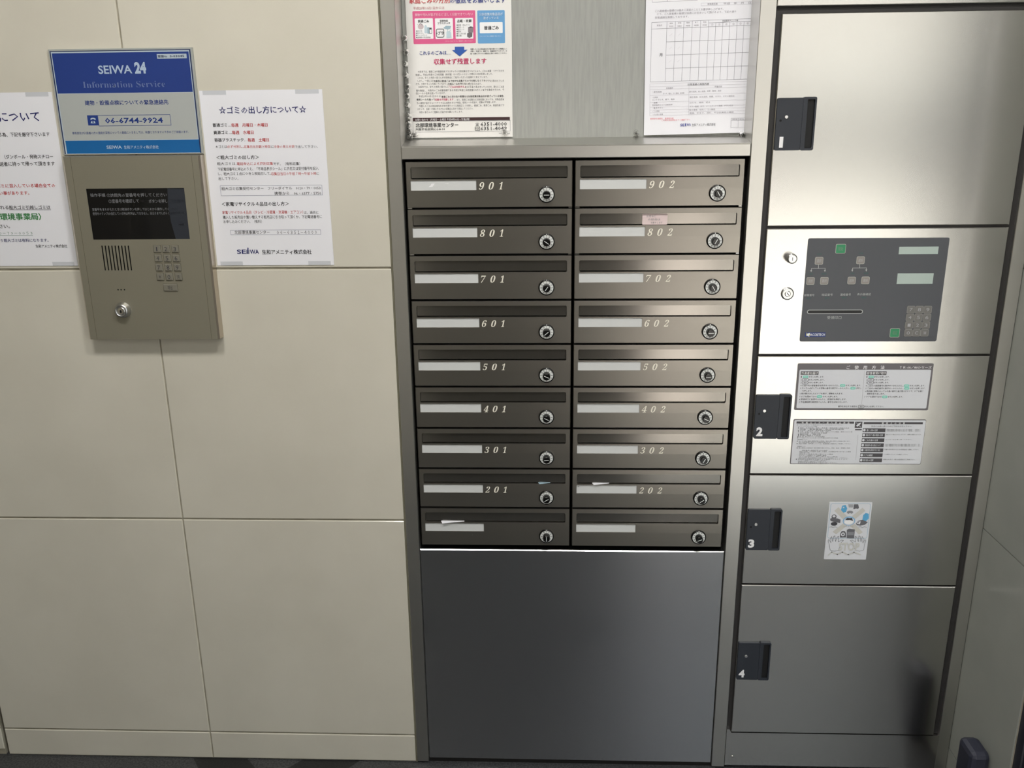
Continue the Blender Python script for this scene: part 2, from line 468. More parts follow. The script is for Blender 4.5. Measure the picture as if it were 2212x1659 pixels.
# ------------------------------------------------------------------ printed matter (local metres on each sheet)
DATA = {
'notice_garbage': [
('t','☆ゴミの出し方について☆',0.03102,0.25883,0.18104,0.2711,'navy',1,0),
('t','普通ゴミ…',0.01744,0.23791,0.04956,0.24392,'k',1,0),
('t','毎週\u3000月曜日・木曜日',0.04976,0.23741,0.11246,0.24341,'red',1,0),
('t','資源ゴミ…',0.0177,0.22566,0.04949,0.2317,'k',1,0),
('t','毎週\u3000水曜日',0.04989,0.2253,0.08718,0.23133,'red',1,0),
('t','容器プラスチック…',0.01795,0.21322,0.07528,0.21928,'k',1,0),
('t','毎週\u3000土曜日',0.07567,0.21275,0.11261,0.2188,'red',1,0),
('t','＊ゴミは',0.01893,0.20275,0.03849,0.20769,'k',0,0),
('t','必ず分別し、',0.03889,0.20251,0.068,0.20745,'red',0,0),
('t','収集日当日朝９時迄',0.0684,0.20214,0.11418,0.20708,'red',0,0),
('t','に',0.11518,0.20245,0.11995,0.20644,'k',0,0),
('t','中身の見える袋',0.12054,0.20168,0.15589,0.20662,'red',0,0),
('t','で出して下さい。',0.15648,0.20131,0.19652,0.20624,'k',0,0),
('t','＜粗大ゴミの出し方＞',0.0182,0.18375,0.09262,0.19065,'k',1,0),
('t','粗大ゴミは、',0.01845,0.17394,0.05256,0.17932,'k',0,0),
('t','電話申込による戸別収集',0.05296,0.17349,0.11621,0.17888,'red',0,0),
('t','です。（有料収集）',0.11659,0.17261,0.16351,0.17837,'k',0,0),
('t','下記電話番号に申込のうえ、「不用品表示シール」に氏名又は受付番号を記入',0.01853,0.16462,0.19477,0.17022,'k',0,0),
('t','し、粗大ゴミ１点につき１枚貼付して、',0.01825,0.15687,0.11111,0.16229,'k',0,0),
('t','収集日当日の午前７時～午前９時',0.11151,0.15613,0.19016,0.16154,'red',0,0),
('t','に',0.19076,0.15635,0.19476,0.16059,'k',0,0),
('t','出して下さい。',0.01816,0.14878,0.05303,0.15421,'k',0,0),
('o',0.01984,0.12241,0.19827,0.13901,'navy',0,0.0004),
('t','粗大ゴミ収集受付センター\u3000フリーダイヤル\u30000120・79・0053',0.02165,0.13161,0.19573,0.13727,'k',0,0),
('t','携帯から\u300006・6377・5750',0.11416,0.12244,0.19631,0.1285,'k',0,0),
('t','＜家電リサイクル４品目の出し方＞',0.01921,0.10434,0.13784,0.11165,'k',1,0),
('t','家電リサイクル４品目（テレビ・冷蔵庫・洗濯機・エアコン）',0.01868,0.0904,0.16195,0.09635,'red',0,0),
('t','は、過去に',0.16356,0.09,0.18926,0.09514,'k',0,0),
('t','購入した販売店や買い替えする販売店に引き取って頂くか、下記電話番号に',0.01883,0.08214,0.19474,0.08791,'k',0,0),
('t','お申し込みください。（有料）',0.01901,0.07453,0.08741,0.08032,'k',0,0),
('o',0.03016,0.05433,0.19044,0.06215,'navy',0,0.0004),
('t','北部環境事業センター',0.03694,0.05559,0.09959,0.06182,'k',0,0),
('t','０６－６３５１－４０００',0.11265,0.0551,0.18362,0.06092,'k',0,0),
('t','SE',0.03775,0.0205,0.05404,0.02823,'navy',1,0),
('t','WA',0.06085,0.02037,0.07733,0.0281,'navy',1,0),
('p',((0.05449,0.02045),(0.05517,0.02736),(0.05652,0.02858),(0.05573,0.02044)),'navy'),
('p',((0.05614,0.02044),(0.05713,0.0306),(0.05832,0.03222),(0.05919,0.03059),(0.0582,0.02043)),'navy'),
('p',((0.05861,0.02043),(0.05929,0.02734),(0.06024,0.02652),(0.05964,0.02042)),'navy'),
('t','生和アメニティ株式会社',0.08286,0.01945,0.17182,0.02779,'k',1,0),
],
'notice_rules': [
('t','ゴミについて',0.07411,0.24956,0.18282,0.26652,'navy',1,0),
('t','いる為、下記を厳守下さいます',0.0989,0.22427,0.19598,0.23151,'k',1,0),
('t','は、（ダンボール・発砲スチロー',0.09107,0.18702,0.19598,0.19436,'k',1,0),
('t','配送者に持って帰って頂きます',0.09092,0.17499,0.19709,0.18237,'k',1,0),
('t','ゴミに混入している場合全ての',0.08718,0.13784,0.19164,0.14472,'red',1,0),
('t','ない事があります。',0.08177,0.1254,0.14306,0.13213,'red',1,0),
('t','される',0.07827,0.10088,0.10151,0.10727,'k',1,0),
('t','粗大ゴミ引越しゴミは',0.10217,0.10052,0.17691,0.10731,'k',1,0),
('l',((0.10139,0.09979),(0.17702,0.09925)),0.0008,'k'),
('t','環境事業局）',0.08264,0.08141,0.15767,0.09426,'green',2,0),
('t','下さい。',0.06909,0.06751,0.0977,0.07438,'k',1,0),
('t','０－７９－００５３',0.07627,0.056,0.13691,0.06107,'greygreen',0,0),
('l',((0.06507,0.05482),(0.13666,0.05439)),0.0005,'greygreen'),
('t','より粗大ゴミは有料になります。',0.06979,0.04269,0.16405,0.04901,'navy',1,0),
('t','生和アメニティ株式会社',0.13891,0.03239,0.19648,0.03831,'k',1,0),
],
'plaque': [
('r',0.00236,0.00119,0.24221,0.16834,'pnavy',0),
('r',0.00429,0.00087,0.24012,0.16692,'pwhite',0),
('r',0.00581,0.10056,0.23882,0.16479,'pblue',0),
('r',0.00586,0.02431,0.23906,0.09989,'pgrey',0),
('r',0.00663,0.00168,0.24021,0.02324,'pcyan',0),
('r',0.18449,0.15404,0.23491,0.16131,'pwhite',0),
('t','管理No',0.18609,0.15567,0.20194,0.15981,'pnavy',1,0),
('t','S-03045',0.20619,0.15594,0.23108,0.15948,'pnavy',1,0),
('t','SEIWA',0.08146,0.13116,0.13932,0.14453,'plight',1,0),
('t','24',0.14394,0.13086,0.16373,0.1492,'plight',3,0),
('t','𝐈𝐧𝐟𝐨𝐫𝐦𝐚𝐭𝐢𝐨𝐧 𝐒𝐞𝐫𝐯𝐢𝐜𝐞',0.05152,0.1091,0.19293,0.11923,'pfaint',-1,0),
('t','建物・設備点検についての緊急連絡先',0.05045,0.08091,0.19511,0.08896,'pblue',1,0),
('r',0.05098,0.0482,0.06992,0.06481,'pblue',0),
('o',0.0699,0.0475,0.19465,0.06408,'pblue',0,0.0007),
('e',0.06075,0.05852,0.00472,0.00222,'pwhite'),
('e',0.06053,0.05704,0.00289,0.00173,'pblue'),
('p',((0.0554,0.05178),(0.05767,0.05547),(0.06292,0.05541),(0.0642,0.05169)),'pwhite'),
('e',0.06005,0.05384,0.00144,0.00136,'pblue'),
('t','06-6744-9924',0.08142,0.0511,0.18172,0.06021,'pblue',1,0),
('t','専有部及び入居者の方の連絡が深夜についての連絡につきましては、有償となりますので予めご了承願います。',0.02107,0.03359,0.22434,0.03806,'pblue',0,0),
('t','SEIWA',0.07765,0.00916,0.10434,0.01468,'plight',1,0),
('t','生和アメニティ株式会社',0.10805,0.0087,0.16895,0.01446,'plight',1,0),
],
'poster': [
('t','家庭ごみの分別',0.00703,0.22009,0.07605,0.22961,'rred',1,0),
('t','の徹底をお願いします',0.0765,0.21936,0.17147,0.22833,'bnavy',1,0),
('t','平成25年10月1日からは',0.01346,0.21041,0.0668,0.21506,'rose',0,0),
('r',0.01162,0.15567,0.11918,0.20818,'pink',0.0015),
('r',0.12259,0.15505,0.16937,0.20778,'sky',0.0015),
('t','異物や汚れが混ざるなど 正しく分別できていない',0.0157,0.19975,0.11504,0.20469,'pinkw',1,0),
('r',0.01496,0.16369,0.04637,0.19669,'white',0.0012),
('r',0.04979,0.1632,0.08047,0.19632,'white',0.0012),
('r',0.08456,0.16299,0.11505,0.19636,'white',0.0012),
('r',0.12627,0.17129,0.16557,0.18881,'white',0.0012),
('t','資源ごみ',0.02046,0.18982,0.03981,0.1945,'k',1,0),
('t','容器包装',0.05812,0.19069,0.07208,0.19399,'k',1,0),
('t','プラスチック',0.05412,0.18669,0.07582,0.19014,'k',1,0),
('t','古紙・衣類',0.08766,0.18921,0.11258,0.19402,'k',1,0),
('t','●空き缶',0.01683,0.17541,0.02728,0.17791,'grey',0,0),
('t','●空きびん',0.01668,0.17193,0.02938,0.17443,'grey',0,0),
('t','●ペットボトル',0.01654,0.16855,0.03552,0.17105,'grey',0,0),
('t','●金属製の生活用品',0.0164,0.16517,0.04137,0.16768,'grey',0,0),
('t','●新聞・折込チラシ',0.08673,0.18386,0.1102,0.18634,'grey',0,0),
('t','●段ボール',0.08663,0.18034,0.09971,0.18283,'grey',0,0),
('t','●紙パック',0.08653,0.17689,0.09962,0.17938,'grey',0,0),
('t','●雑誌',0.08643,0.17361,0.09432,0.1761,'grey',0,0),
('t','●その他の紙',0.08633,0.17008,0.10242,0.17258,'grey',0,0),
('t','●衣類',0.08624,0.16695,0.09459,0.16945,'grey',0,0),
('e',0.02502,0.18354,0.00507,0.00443,'kettle'),
('p',((0.0202,0.1861),(0.01877,0.1875),(0.01983,0.18776),(0.02164,0.1847)),'kettle'),
('l',((0.02247,0.18676),(0.02433,0.18852),(0.02726,0.18738),(0.02764,0.18571)),0.0006,'grey'),
('r',0.03124,0.17275,0.03572,0.18452,'bottle',0.001),
('e',0.03357,0.1848,0.00134,0.00138,'bottle'),
('r',0.03596,0.172,0.04014,0.18238,'bottle2',0.001),
('o',0.03983,0.17264,0.04356,0.18095,'grey',0.001,0.0007),
('r',0.04009,0.1786,0.0433,0.18095,'dgrey',0.0005),
('p',((0.06367,0.18063),(0.06826,0.1843),(0.07717,0.18389),(0.07585,0.17949),(0.07104,0.17817)),'bottle2'),
('p',((0.06898,0.17433),(0.07052,0.17597),(0.07498,0.17563),(0.07686,0.17352),(0.07764,0.16518),(0.06867,0.16461)),'bottle'),
('l',((0.07097,0.17596),(0.07132,0.17776)),0.0008,'bottle2'),
('l',((0.07498,0.17563),(0.07549,0.17756)),0.0008,'bottle2'),
('o',0.05236,0.16664,0.06401,0.17884,'k',0.0025,0.001),
('t','プラ',0.05416,0.17003,0.06371,0.17558,'k',1,0),
('e',0.05789,0.17698,0.00134,0.00125,'white'),
('p',((0.06299,0.17372),(0.06553,0.17368),(0.06412,0.17162)),'k'),
('p',((0.05113,0.17153),(0.05352,0.1715),(0.0524,0.17373)),'k'),
('p',((0.10639,0.1814),(0.11088,0.18271),(0.11532,0.18168),(0.11467,0.17298),(0.10987,0.17167),(0.1062,0.17352)),'boxg'),
('p',((0.10466,0.17174),(0.10917,0.17348),(0.1136,0.17203),(0.11301,0.16607),(0.1082,0.16434),(0.10452,0.16619)),'boxg2'),
('p',((0.10639,0.1814),(0.11083,0.18037),(0.11532,0.18168),(0.11088,0.18271)),'dgrey'),
('t','くわしくはこちらの裏面をご覧ください',0.06627,0.15819,0.11404,0.1607,'pinkw',0,0),
('t','分別収集対象品目が',0.12614,0.1991,0.16602,0.20389,'skyw',1,0),
('t','混ざっている',0.13267,0.19335,0.15899,0.19774,'skyw',1,0),
('t','普通ごみ',0.13384,0.17695,0.15905,0.18289,'k',1,0),
('t','くわしくはこちらの裏面をご覧ください',0.12613,0.16521,0.1633,0.16771,'skyw',0,0),
('t','これらのごみは…',0.02136,0.13778,0.07465,0.14452,'bnavy',1,0),
('p',((0.08273,0.15034),(0.09888,0.15026),(0.09875,0.14522),(0.10444,0.14543),(0.09068,0.13495),(0.07778,0.14495),(0.08258,0.14516)),'arrow'),
('t','残置したごみは排出者本人が持ち帰りのうえ再度正しく',0.10956,0.14493,0.1727,0.14744,'dgrey',1,0),
('t','分別し、普通ごみ、資源ごみ、容器包装プラスチック、古',0.10947,0.14143,0.17266,0.14395,'dgrey',1,0),
('t','紙・衣類のそれぞれの収集日に改めて排出してください。',0.10938,0.13765,0.17261,0.14017,'dgrey',1,0),
('t','収集せず残置します',0.04565,0.12199,0.13697,0.13172,'mag',1,0),
('t','大阪市では、資源ごみや容器包装プラスチックの分別収集を行うなどにより、ごみの減量・リサイクルを',0.01711,0.10881,0.167,0.11236,'grey',0,0),
('t','推進し、平成23年度のごみ処理量（焼却量）は115万トンとピーク時からほぼ半減しました。',0.01281,0.10385,0.14739,0.1074,'grey',0,0),
('t','これは、多くの市民の皆さんが分別排出にご協力いただいた結果だと考えています。',0.01638,0.09875,0.13857,0.10232,'grey',0,0),
('t','しかし、一部には',0.01615,0.09379,0.04221,0.09736,'grey',0,0),
('t','「大阪市は普通ごみで何でも収集するので分別しなくてもいい」',0.04266,0.093,0.14344,0.09657,'k',1,0),
('t','と思われている',0.14374,0.09223,0.16679,0.09579,'grey',0,0),
('t','方や、分別することを知っていながら、',0.01275,0.08864,0.06778,0.09222,'grey',0,0),
('t','分別ルールを守らない方',0.06854,0.08806,0.10756,0.09163,'k',1,0),
('t','がおられます。',0.10787,0.0877,0.1275,0.09127,'grey',0,0),
('t','大阪市では、全ての市民の皆さんに',0.01679,0.08359,0.06989,0.08717,'grey',0,0),
('t','「ごみは分別する」',0.07065,0.08309,0.09867,0.08667,'mag',1,0),
('t','というルール',0.09897,0.08278,0.1206,0.08636,'k',1,0),
('t','を守っていただき、更なるごみ減',0.12105,0.08237,0.16665,0.08595,'grey',0,0),
('t','量を推進し、大阪市のごみ減量目標である平成27年度ごみ処理量100万トン以下を達成するため、今',0.01277,0.07772,0.16688,0.08131,'grey',0,0),
('t','回シールの啓発を図っていきます。',0.01255,0.07301,0.06424,0.07661,'grey',0,0),
('t','平成25年10月1日からは',0.0169,0.06799,0.05541,0.0716,'grey',0,0),
('t','普通ごみに空き缶や新聞など分別収集対象品目が混ざっている場合、',0.05694,0.0671,0.16674,0.0707,'k',1,0),
('t','啓発シールを貼って',0.01287,0.06273,0.04518,0.06634,'k',1,0),
('t','収集せず残置します',0.04549,0.06235,0.0779,0.06596,'mag',1,0),
('t','。また、資源ごみ収集など分別収集においても、対象品目以',0.07988,0.06163,0.16667,0.06524,'grey',0,0),
('t','外の異物が混ざるなどリサイクルに支障をきたす場合、啓発シールを貼り、収集せず残置します。',0.01296,0.0569,0.15265,0.06052,'grey',0,0),
('t','残置したごみは排出者本人が持ち帰りのうえ再度正しく分別し、普通ごみ、資源ごみ、容器包装プラ',0.01702,0.05173,0.16654,0.05535,'grey',0,0),
('t','スチック、古紙・衣類のそれぞれの収集日に改めて排出してください。',0.01344,0.04683,0.11218,0.05046,'grey',0,0),
('t','市民の皆さんのご理解とご協力をお願いいたします。',0.01659,0.04153,0.09376,0.04517,'grey',0,0),
('r',0.00485,0.02786,0.17614,0.03385,'brown',0.0008),
('t','お問い合わせ（月曜日～土曜日 午前8時30分～午後5時）',0.00914,0.02881,0.10566,0.03261,'white',0,0),
('o',0.00497,0.01026,0.17646,0.02793,'lgrey',0,0.0005),
('t','北部環境事業センター',0.00953,0.01763,0.08505,0.02526,'k',1,0),
('t','大阪市北区同心2-8-14',0.00893,0.01246,0.06075,0.01673,'k',1,0),
('t','☎',0.11509,0.01951,0.12182,0.02478,'k',0,0),
('t','6351-4000',0.12458,0.01906,0.1707,0.0252,'k',0,0),
('o',0.11492,0.0121,0.12258,0.01724,'k',0,0.0006),
('t','FAX',0.11554,0.01305,0.12197,0.01628,'k',0,0),
('t','6351-4049',0.12443,0.01172,0.17061,0.01774,'k',0,0),
('t','平成25年7月作成',0.15642,0.00491,0.17601,0.00712,'grey',0,0),
],
'form': [
('l',((0.01026,0.21563),(0.08609,0.2164)),0.0004,'fl'),
('l',((0.01019,0.21936),(0.01026,0.21563)),0.0004,'fl'),
('l',((0.03629,0.21854),(0.03604,0.21597)),0.0004,'fl'),
('o',0.09265,0.20754,0.17784,0.21128,'fvl',0,0.0003),
('t','実施責任者',0.10278,0.20815,0.1197,0.21132,'fg',0,0),
('t','平成\u3000年\u3000月\u3000日',0.12938,0.20817,0.17463,0.21133,'fg',0,0),
('t','ご入居者様の皆様には益々ご清栄のこととお慶び申し上げます。',0.01548,0.19985,0.1297,0.20361,'fg',0,0),
('t','さて、ご入居者様の皆様が快適にお住まいして頂けるよう、下記の通り',0.01868,0.19499,0.15098,0.19846,'fg',0,0),
('t','日常清掃を実施しております。',0.01567,0.18959,0.07223,0.19308,'fg',0,0),
('l',((0.01037,0.18394),(0.1774,0.18491)),0.0004,'fl'),
('l',((0.00942,0.0884),(0.17595,0.08849)),0.0004,'fl'),
('l',((0.01027,0.1736),(0.17724,0.17448)),0.0004,'fl'),
('l',((0.03553,0.15242),(0.17692,0.153)),0.0004,'fl'),
('l',((0.0353,0.13113),(0.1766,0.13154)),0.0004,'fl'),
('l',((0.03507,0.10976),(0.17627,0.11)),0.0004,'fl'),
('l',((0.10607,0.18025),(0.17734,0.18065)),0.0004,'fl'),
('l',((0.01037,0.18394),(0.00942,0.0884)),0.0004,'fl'),
('l',((0.03587,0.18409),(0.03484,0.08841)),0.0004,'fl'),
('l',((0.05011,0.18418),(0.04904,0.08842)),0.0004,'fl'),
('l',((0.06434,0.18426),(0.06322,0.08843)),0.0004,'fl'),
('l',((0.07839,0.18434),(0.07723,0.08843)),0.0004,'fl'),
('l',((0.09243,0.18442),(0.09122,0.08844)),0.0004,'fl'),
('l',((0.10612,0.1845),(0.10487,0.08845)),0.0004,'fl'),
('l',((0.11791,0.18032),(0.11668,0.08845)),0.0004,'fl'),
('l',((0.12975,0.18038),(0.12849,0.08846)),0.0004,'fl'),
('l',((0.14158,0.18045),(0.14028,0.08847)),0.0004,'fl'),
('l',((0.15356,0.18052),(0.15223,0.08847)),0.0004,'fl'),
('l',((0.1652,0.18058),(0.16385,0.08848)),0.0004,'fl'),
('l',((0.1774,0.18491),(0.17595,0.08849)),0.0004,'fl'),
('t','実施月',0.01879,0.17739,0.02735,0.18031,'fg',0,0),
('t','月',0.02409,0.1292,0.02912,0.13454,'dgrey',0,0),
('t','実施',0.04032,0.18034,0.04561,0.18267,'fg',0,0),
('t','予定日',0.03949,0.17562,0.04633,0.17796,'fg',0,0),
('t','実施',0.05456,0.18042,0.05984,0.18275,'fg',0,0),
('t','実施日',0.05373,0.1757,0.06056,0.17804,'fg',0,0),
('t','開始',0.0687,0.1805,0.07398,0.18283,'fg',0,0),
('t','時間',0.06787,0.17578,0.0747,0.17811,'fg',0,0),
('t','終了',0.08275,0.18058,0.08802,0.1829,'fg',0,0),
('t','時間',0.08191,0.17586,0.08874,0.17819,'fg',0,0),
('t','実施',0.09661,0.18066,0.10188,0.18298,'fg',0,0),
('t','担当者',0.09577,0.17593,0.1026,0.17826,'fg',0,0),
('t','実施箇所チェック欄',0.12864,0.18132,0.1549,0.18393,'dgrey',0,0),
('t','①',0.11025,0.17556,0.11366,0.17877,'fg',0,0),
('t','②',0.12209,0.17563,0.12549,0.17883,'fg',0,0),
('t','③',0.13392,0.17569,0.13732,0.17889,'fg',0,0),
('t','④',0.14582,0.17576,0.14923,0.17896,'fg',0,0),
('t','⑤',0.15764,0.17582,0.16104,0.17902,'fg',0,0),
('t','⑥',0.16953,0.17589,0.17292,0.17908,'fg',0,0),
('t','／',0.04051,0.16147,0.04519,0.16528,'fvl',0,0),
('t','／',0.05521,0.16168,0.05895,0.1652,'fvl',0,0),
('t','／',0.04027,0.14033,0.04496,0.14417,'fvl',0,0),
('t','／',0.05496,0.14053,0.05871,0.14408,'fvl',0,0),
('t','／',0.04002,0.11903,0.04474,0.1229,'fvl',0,0),
('t','／',0.0547,0.11921,0.05847,0.12279,'fvl',0,0),
('l',((0.009,0.08539),(0.17579,0.08519)),0.0003,'fvl'),
('l',((0.00961,0.03275),(0.1752,0.03242)),0.0003,'fvl'),
('l',((0.009,0.08539),(0.00961,0.03275)),0.0003,'fvl'),
('l',((0.17579,0.08519),(0.1752,0.03242)),0.0003,'fvl'),
('l',((0.07586,0.08079),(0.07666,0.03278)),0.0003,'fvl'),
('l',((0.00893,0.08055),(0.17507,0.0804)),0.0003,'fvl'),
('l',((0.00901,0.07601),(0.17505,0.07588)),0.0003,'fvl'),
('l',((0.00918,0.06613),(0.17502,0.06607)),0.0003,'fvl'),
('l',((0.00938,0.055),(0.17498,0.055)),0.0003,'fvl'),
('l',((0.00952,0.04658),(0.17495,0.04663)),0.0003,'fvl'),
('l',((0.00961,0.04198),(0.17493,0.04206)),0.0003,'fvl'),
('l',((0.00969,0.03736),(0.17491,0.03748)),0.0003,'fvl'),
('t','日常清掃の実施内容',0.07391,0.08078,0.11019,0.08425,'dgrey',0,0),
('t','実施箇所',0.03687,0.07627,0.04876,0.079,'fg',0,0),
('t','作業内容',0.11982,0.07635,0.13244,0.07907,'fg',0,0),
('t','・建物周囲',0.0132,0.07051,0.02908,0.07324,'fg',0,0),
('t','ポーチ、植込、ゴミ置場、駐車場',0.03152,0.06728,0.068,0.07002,'fg',0,0),
('t','・共用部',0.01337,0.06147,0.02292,0.06421,'fg',0,0),
('t','エントランス、廊下、階段',0.01344,0.05757,0.05161,0.06031,'fg',0,0),
('t','・設備',0.01353,0.05262,0.0223,0.05538,'fg',0,0),
('t','照明器具などの点検清掃',0.0136,0.04875,0.04818,0.05151,'fg',0,0),
('t','・集合ポスト',0.01369,0.04376,0.03204,0.04652,'fg',0,0),
('t','・ゴミ置場',0.01379,0.03847,0.02609,0.04124,'fg',0,0),
('t','・その他の清掃',0.01389,0.033,0.03228,0.03577,'fg',0,0),
('t','掃き清掃、拾い清掃、除草（随時）適宜',0.07662,0.06926,0.13117,0.07199,'fg',0,0),
('t','掃き清掃、拭き清掃、除塵、ガラス、クモの巣除去',0.07767,0.06012,0.15445,0.06286,'fg',0,0),
('t','はたき、清掃、拭き',0.07797,0.05095,0.11289,0.0537,'fg',0,0),
('t','チラシ整理、拭き、メールボックス清掃、チラシ処分',0.07815,0.0446,0.15276,0.04735,'fg',0,0),
('t','掃き清掃、水洗い、ゴミ整理',0.07753,0.03891,0.12207,0.04167,'fg',0,0),
('t','清掃、水まき、消灯、不法投棄物の確認',0.07768,0.03356,0.15404,0.03633,'fg',0,0),
('t','管理会社連絡先：清掃担当者',0.01033,0.02602,0.05082,0.0288,'fpink',0,0),
('t','ご不明な点は弊社までご連絡下さい',0.03007,0.02305,0.07965,0.02583,'fpink',0,0),
('t','SE',0.06278,0.01347,0.06982,0.01781,'fblue',1,0),
('t','WA',0.07397,0.01379,0.08101,0.01813,'fblue',1,0),
('p',((0.07084,0.01366),(0.07074,0.01722),(0.07197,0.01889),(0.07298,0.01716),(0.07308,0.0136)),'fblue'),
('t','生和アメニティ株式会社',0.08309,0.0131,0.12383,0.01743,'dgrey',0,0),
('o',0.15066,0.00929,0.17443,0.02448,'fl',0,0.0003),
('l',((0.15063,0.02126),(0.17446,0.02123)),0.0003,'fl'),
('l',((0.1624,0.02448),(0.16278,0.00936)),0.0003,'fl'),
('t','責任者',0.15247,0.02155,0.1609,0.02386,'fg',0,0),
('t','担当',0.16486,0.02155,0.17202,0.02386,'fg',0,0),
],
'intercom': [
('r',0.03478,0.18108,0.20708,0.26872,'SCREEN',0),
('t','操作手順',0.03998,0.2544,0.06647,0.26051,'ig',0,0),
('t','①訪問先の室番号を押してください',0.06925,0.25386,0.17485,0.26038,'ig',0,0),
('t','②室番号を確認して',0.07095,0.24383,0.12434,0.25037,'ig',0,0),
('r',0.12645,0.24355,0.14083,0.2501,'idim',0),
('t','呼出',0.12772,0.24437,0.13999,0.24928,'black',0,0),
('t','ボタンを押してください',0.14189,0.24327,0.2031,0.2498,'ig',0,0),
('t','室番号をまちがえたときは取消ボタンを押してはじめから操作してください',0.03978,0.23055,0.18981,0.23549,'ig',0,0),
('t','使用中のランプが点灯している時は呼び出しできません。消えるまでしばらくお待ちください',0.03955,0.22329,0.20333,0.22825,'ig',0,0),
('t','・使用中',0.18872,0.20419,0.19934,0.20771,'ig',0,0),
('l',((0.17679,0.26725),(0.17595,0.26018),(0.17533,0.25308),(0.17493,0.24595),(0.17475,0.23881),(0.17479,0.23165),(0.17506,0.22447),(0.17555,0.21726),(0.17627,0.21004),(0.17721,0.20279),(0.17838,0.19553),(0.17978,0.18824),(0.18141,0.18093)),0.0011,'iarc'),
('slat',0.04866,0.17057,0.04804,0.12637),
('slat',0.05458,0.17054,0.05396,0.12634),
('slat',0.0605,0.1705,0.05988,0.12631),
('slat',0.06642,0.17047,0.06579,0.12629),
('slat',0.07234,0.17044,0.0717,0.12626),
('slat',0.07825,0.1704,0.07761,0.12623),
('slat',0.08417,0.17037,0.08352,0.12621),
('slat',0.09008,0.17034,0.08943,0.12618),
('slat',0.09599,0.1703,0.09533,0.12615),
('key',0.14675,0.16412,'1'),
('key',0.16284,0.16403,'2'),
('key',0.17891,0.16394,'3'),
('key',0.1466,0.14784,'4'),
('key',0.16295,0.14776,'5'),
('key',0.17908,0.14768,'6'),
('key',0.14624,0.13147,'7'),
('key',0.16286,0.13139,'8'),
('key',0.17924,0.13132,'9'),
('key',0.14628,0.11478,'＊'),
('key',0.16252,0.11471,'0'),
('key',0.17917,0.11464,'消'),
('call',0.16229,0.09534),
('mic',0.0664,0.0918),
('mic',0.07186,0.09178),
('mic',0.07797,0.09176),
('lock',0.07065,0.05489),
('seam',0.01462,0.32454,0.0149,0.00106),
('seam',0.22674,0.32253,0.22562,0.00074),
],
'panel': [
('gbtn',0.05658,0.16504),
('gbtn',0.16504,0.01575),
('wbtn',0.02146,0.14429),
('wbtn',0.09246,0.14496),
('wbtn',0.00976,0.10907),
('wbtn',0.03349,0.10926),
('wbtn',0.08058,0.10951),
('wbtn',0.10422,0.10971),
('l',((0.02128,0.13801),(0.02175,0.13097)),0.0008,'pl'),
('l',((0.00974,0.12633),(0.00992,0.13103),(0.03326,0.13121),(0.03339,0.12651)),0.0008,'pl'),
('p',((0.00771,0.1281),(0.01118,0.12808),(0.00975,0.12456)),'pl'),
('p',((0.03136,0.12828),(0.03482,0.12827),(0.03341,0.12475)),'pl'),
('l',((0.09197,0.1384),(0.09253,0.13137)),0.0008,'pl'),
('l',((0.08034,0.12674),(0.08045,0.13143),(0.10414,0.13161),(0.10433,0.12692)),0.0008,'pl'),
('p',((0.07829,0.12851),(0.08175,0.12849),(0.08037,0.12498)),'pl'),
('p',((0.10228,0.12869),(0.10573,0.12867),(0.10437,0.12516)),'pl'),
('t','お届け',0.01755,0.15479,0.02559,0.1574,'teal',0,0),
('t','お受取',0.08797,0.15558,0.09599,0.15819,'teal',0,0),
('t','入居者',0.00466,0.12015,0.01276,0.1228,'teal',0,0),
('t','管理者',0.02805,0.12034,0.03614,0.12299,'teal',0,0),
('t','入居者',0.07634,0.12057,0.08441,0.12321,'teal',0,0),
('t','管理者',0.10006,0.1209,0.10812,0.12355,'teal',0,0),
('t','番号',0.00521,0.07706,0.01337,0.07976,'teal',0,0),
('t','番号',0.03692,0.0774,0.04507,0.0801,'teal',0,0),
('t','番号',0.0667,0.07775,0.07483,0.08044,'teal',0,0),
('t','確認',0.10079,0.07794,0.10891,0.08063,'teal',0,0),
('t','部屋番号',0.00095,0.082,0.01871,0.08618,'pl',0,0),
('t','暗証番号',0.03146,0.08249,0.05036,0.08667,'pl',0,0),
('t','連絡番号',0.0634,0.08267,0.08183,0.08685,'pl',0,0),
('t','表示器確認',0.09267,0.08301,0.11628,0.08718,'pl',0,0),
('r',0.00836,0.05022,0.10579,0.05776,'pl',0.0038),
('r',0.00982,0.05143,0.1044,0.05656,'black',0.0026),
('t','受領印口',0.04445,0.04077,0.06933,0.04637,'pl',0,0),
('r',0.00833,0.00834,0.04451,0.01677,'alogo',0),
('e',0.01394,0.0125,0.00369,0.0023,'ayel'),
('l',((0.01058,0.01557),(0.01219,0.01404)),0.0007,'ayel'),
('l',((0.01439,0.01066),(0.01602,0.00882)),0.0007,'white'),
('p',((0.01285,0.01495),(0.01751,0.01556),(0.01498,0.01066),(0.01117,0.01036)),'awh'),
('t','ACCRETECH',0.01746,0.01033,0.04325,0.01493,'awh',1,0),
('nkey',0.18839,0.05762,'7'),
('nkey',0.20288,0.05758,'8'),
('nkey',0.21737,0.05753,'9'),
('nkey',0.18827,0.04362,'4'),
('nkey',0.2028,0.04358,'5'),
('nkey',0.21747,0.04355,'6'),
('nkey',0.18828,0.0297,'1'),
('nkey',0.20285,0.02967,'2'),
('nkey',0.21741,0.02964,'3'),
('nkey',0.18843,0.01571,'0'),
('nkey',0.20275,0.01569,'C'),
('nkey',0.21691,0.01566,'消'),
('lcd',0.15609,0.15499,0.22262,0.16784),
('lcd',0.15852,0.10309,0.21998,0.1217),
],
'placard_use': [
('r',0.00373,0.00374,0.23664,0.07673,'pwh',0.002),
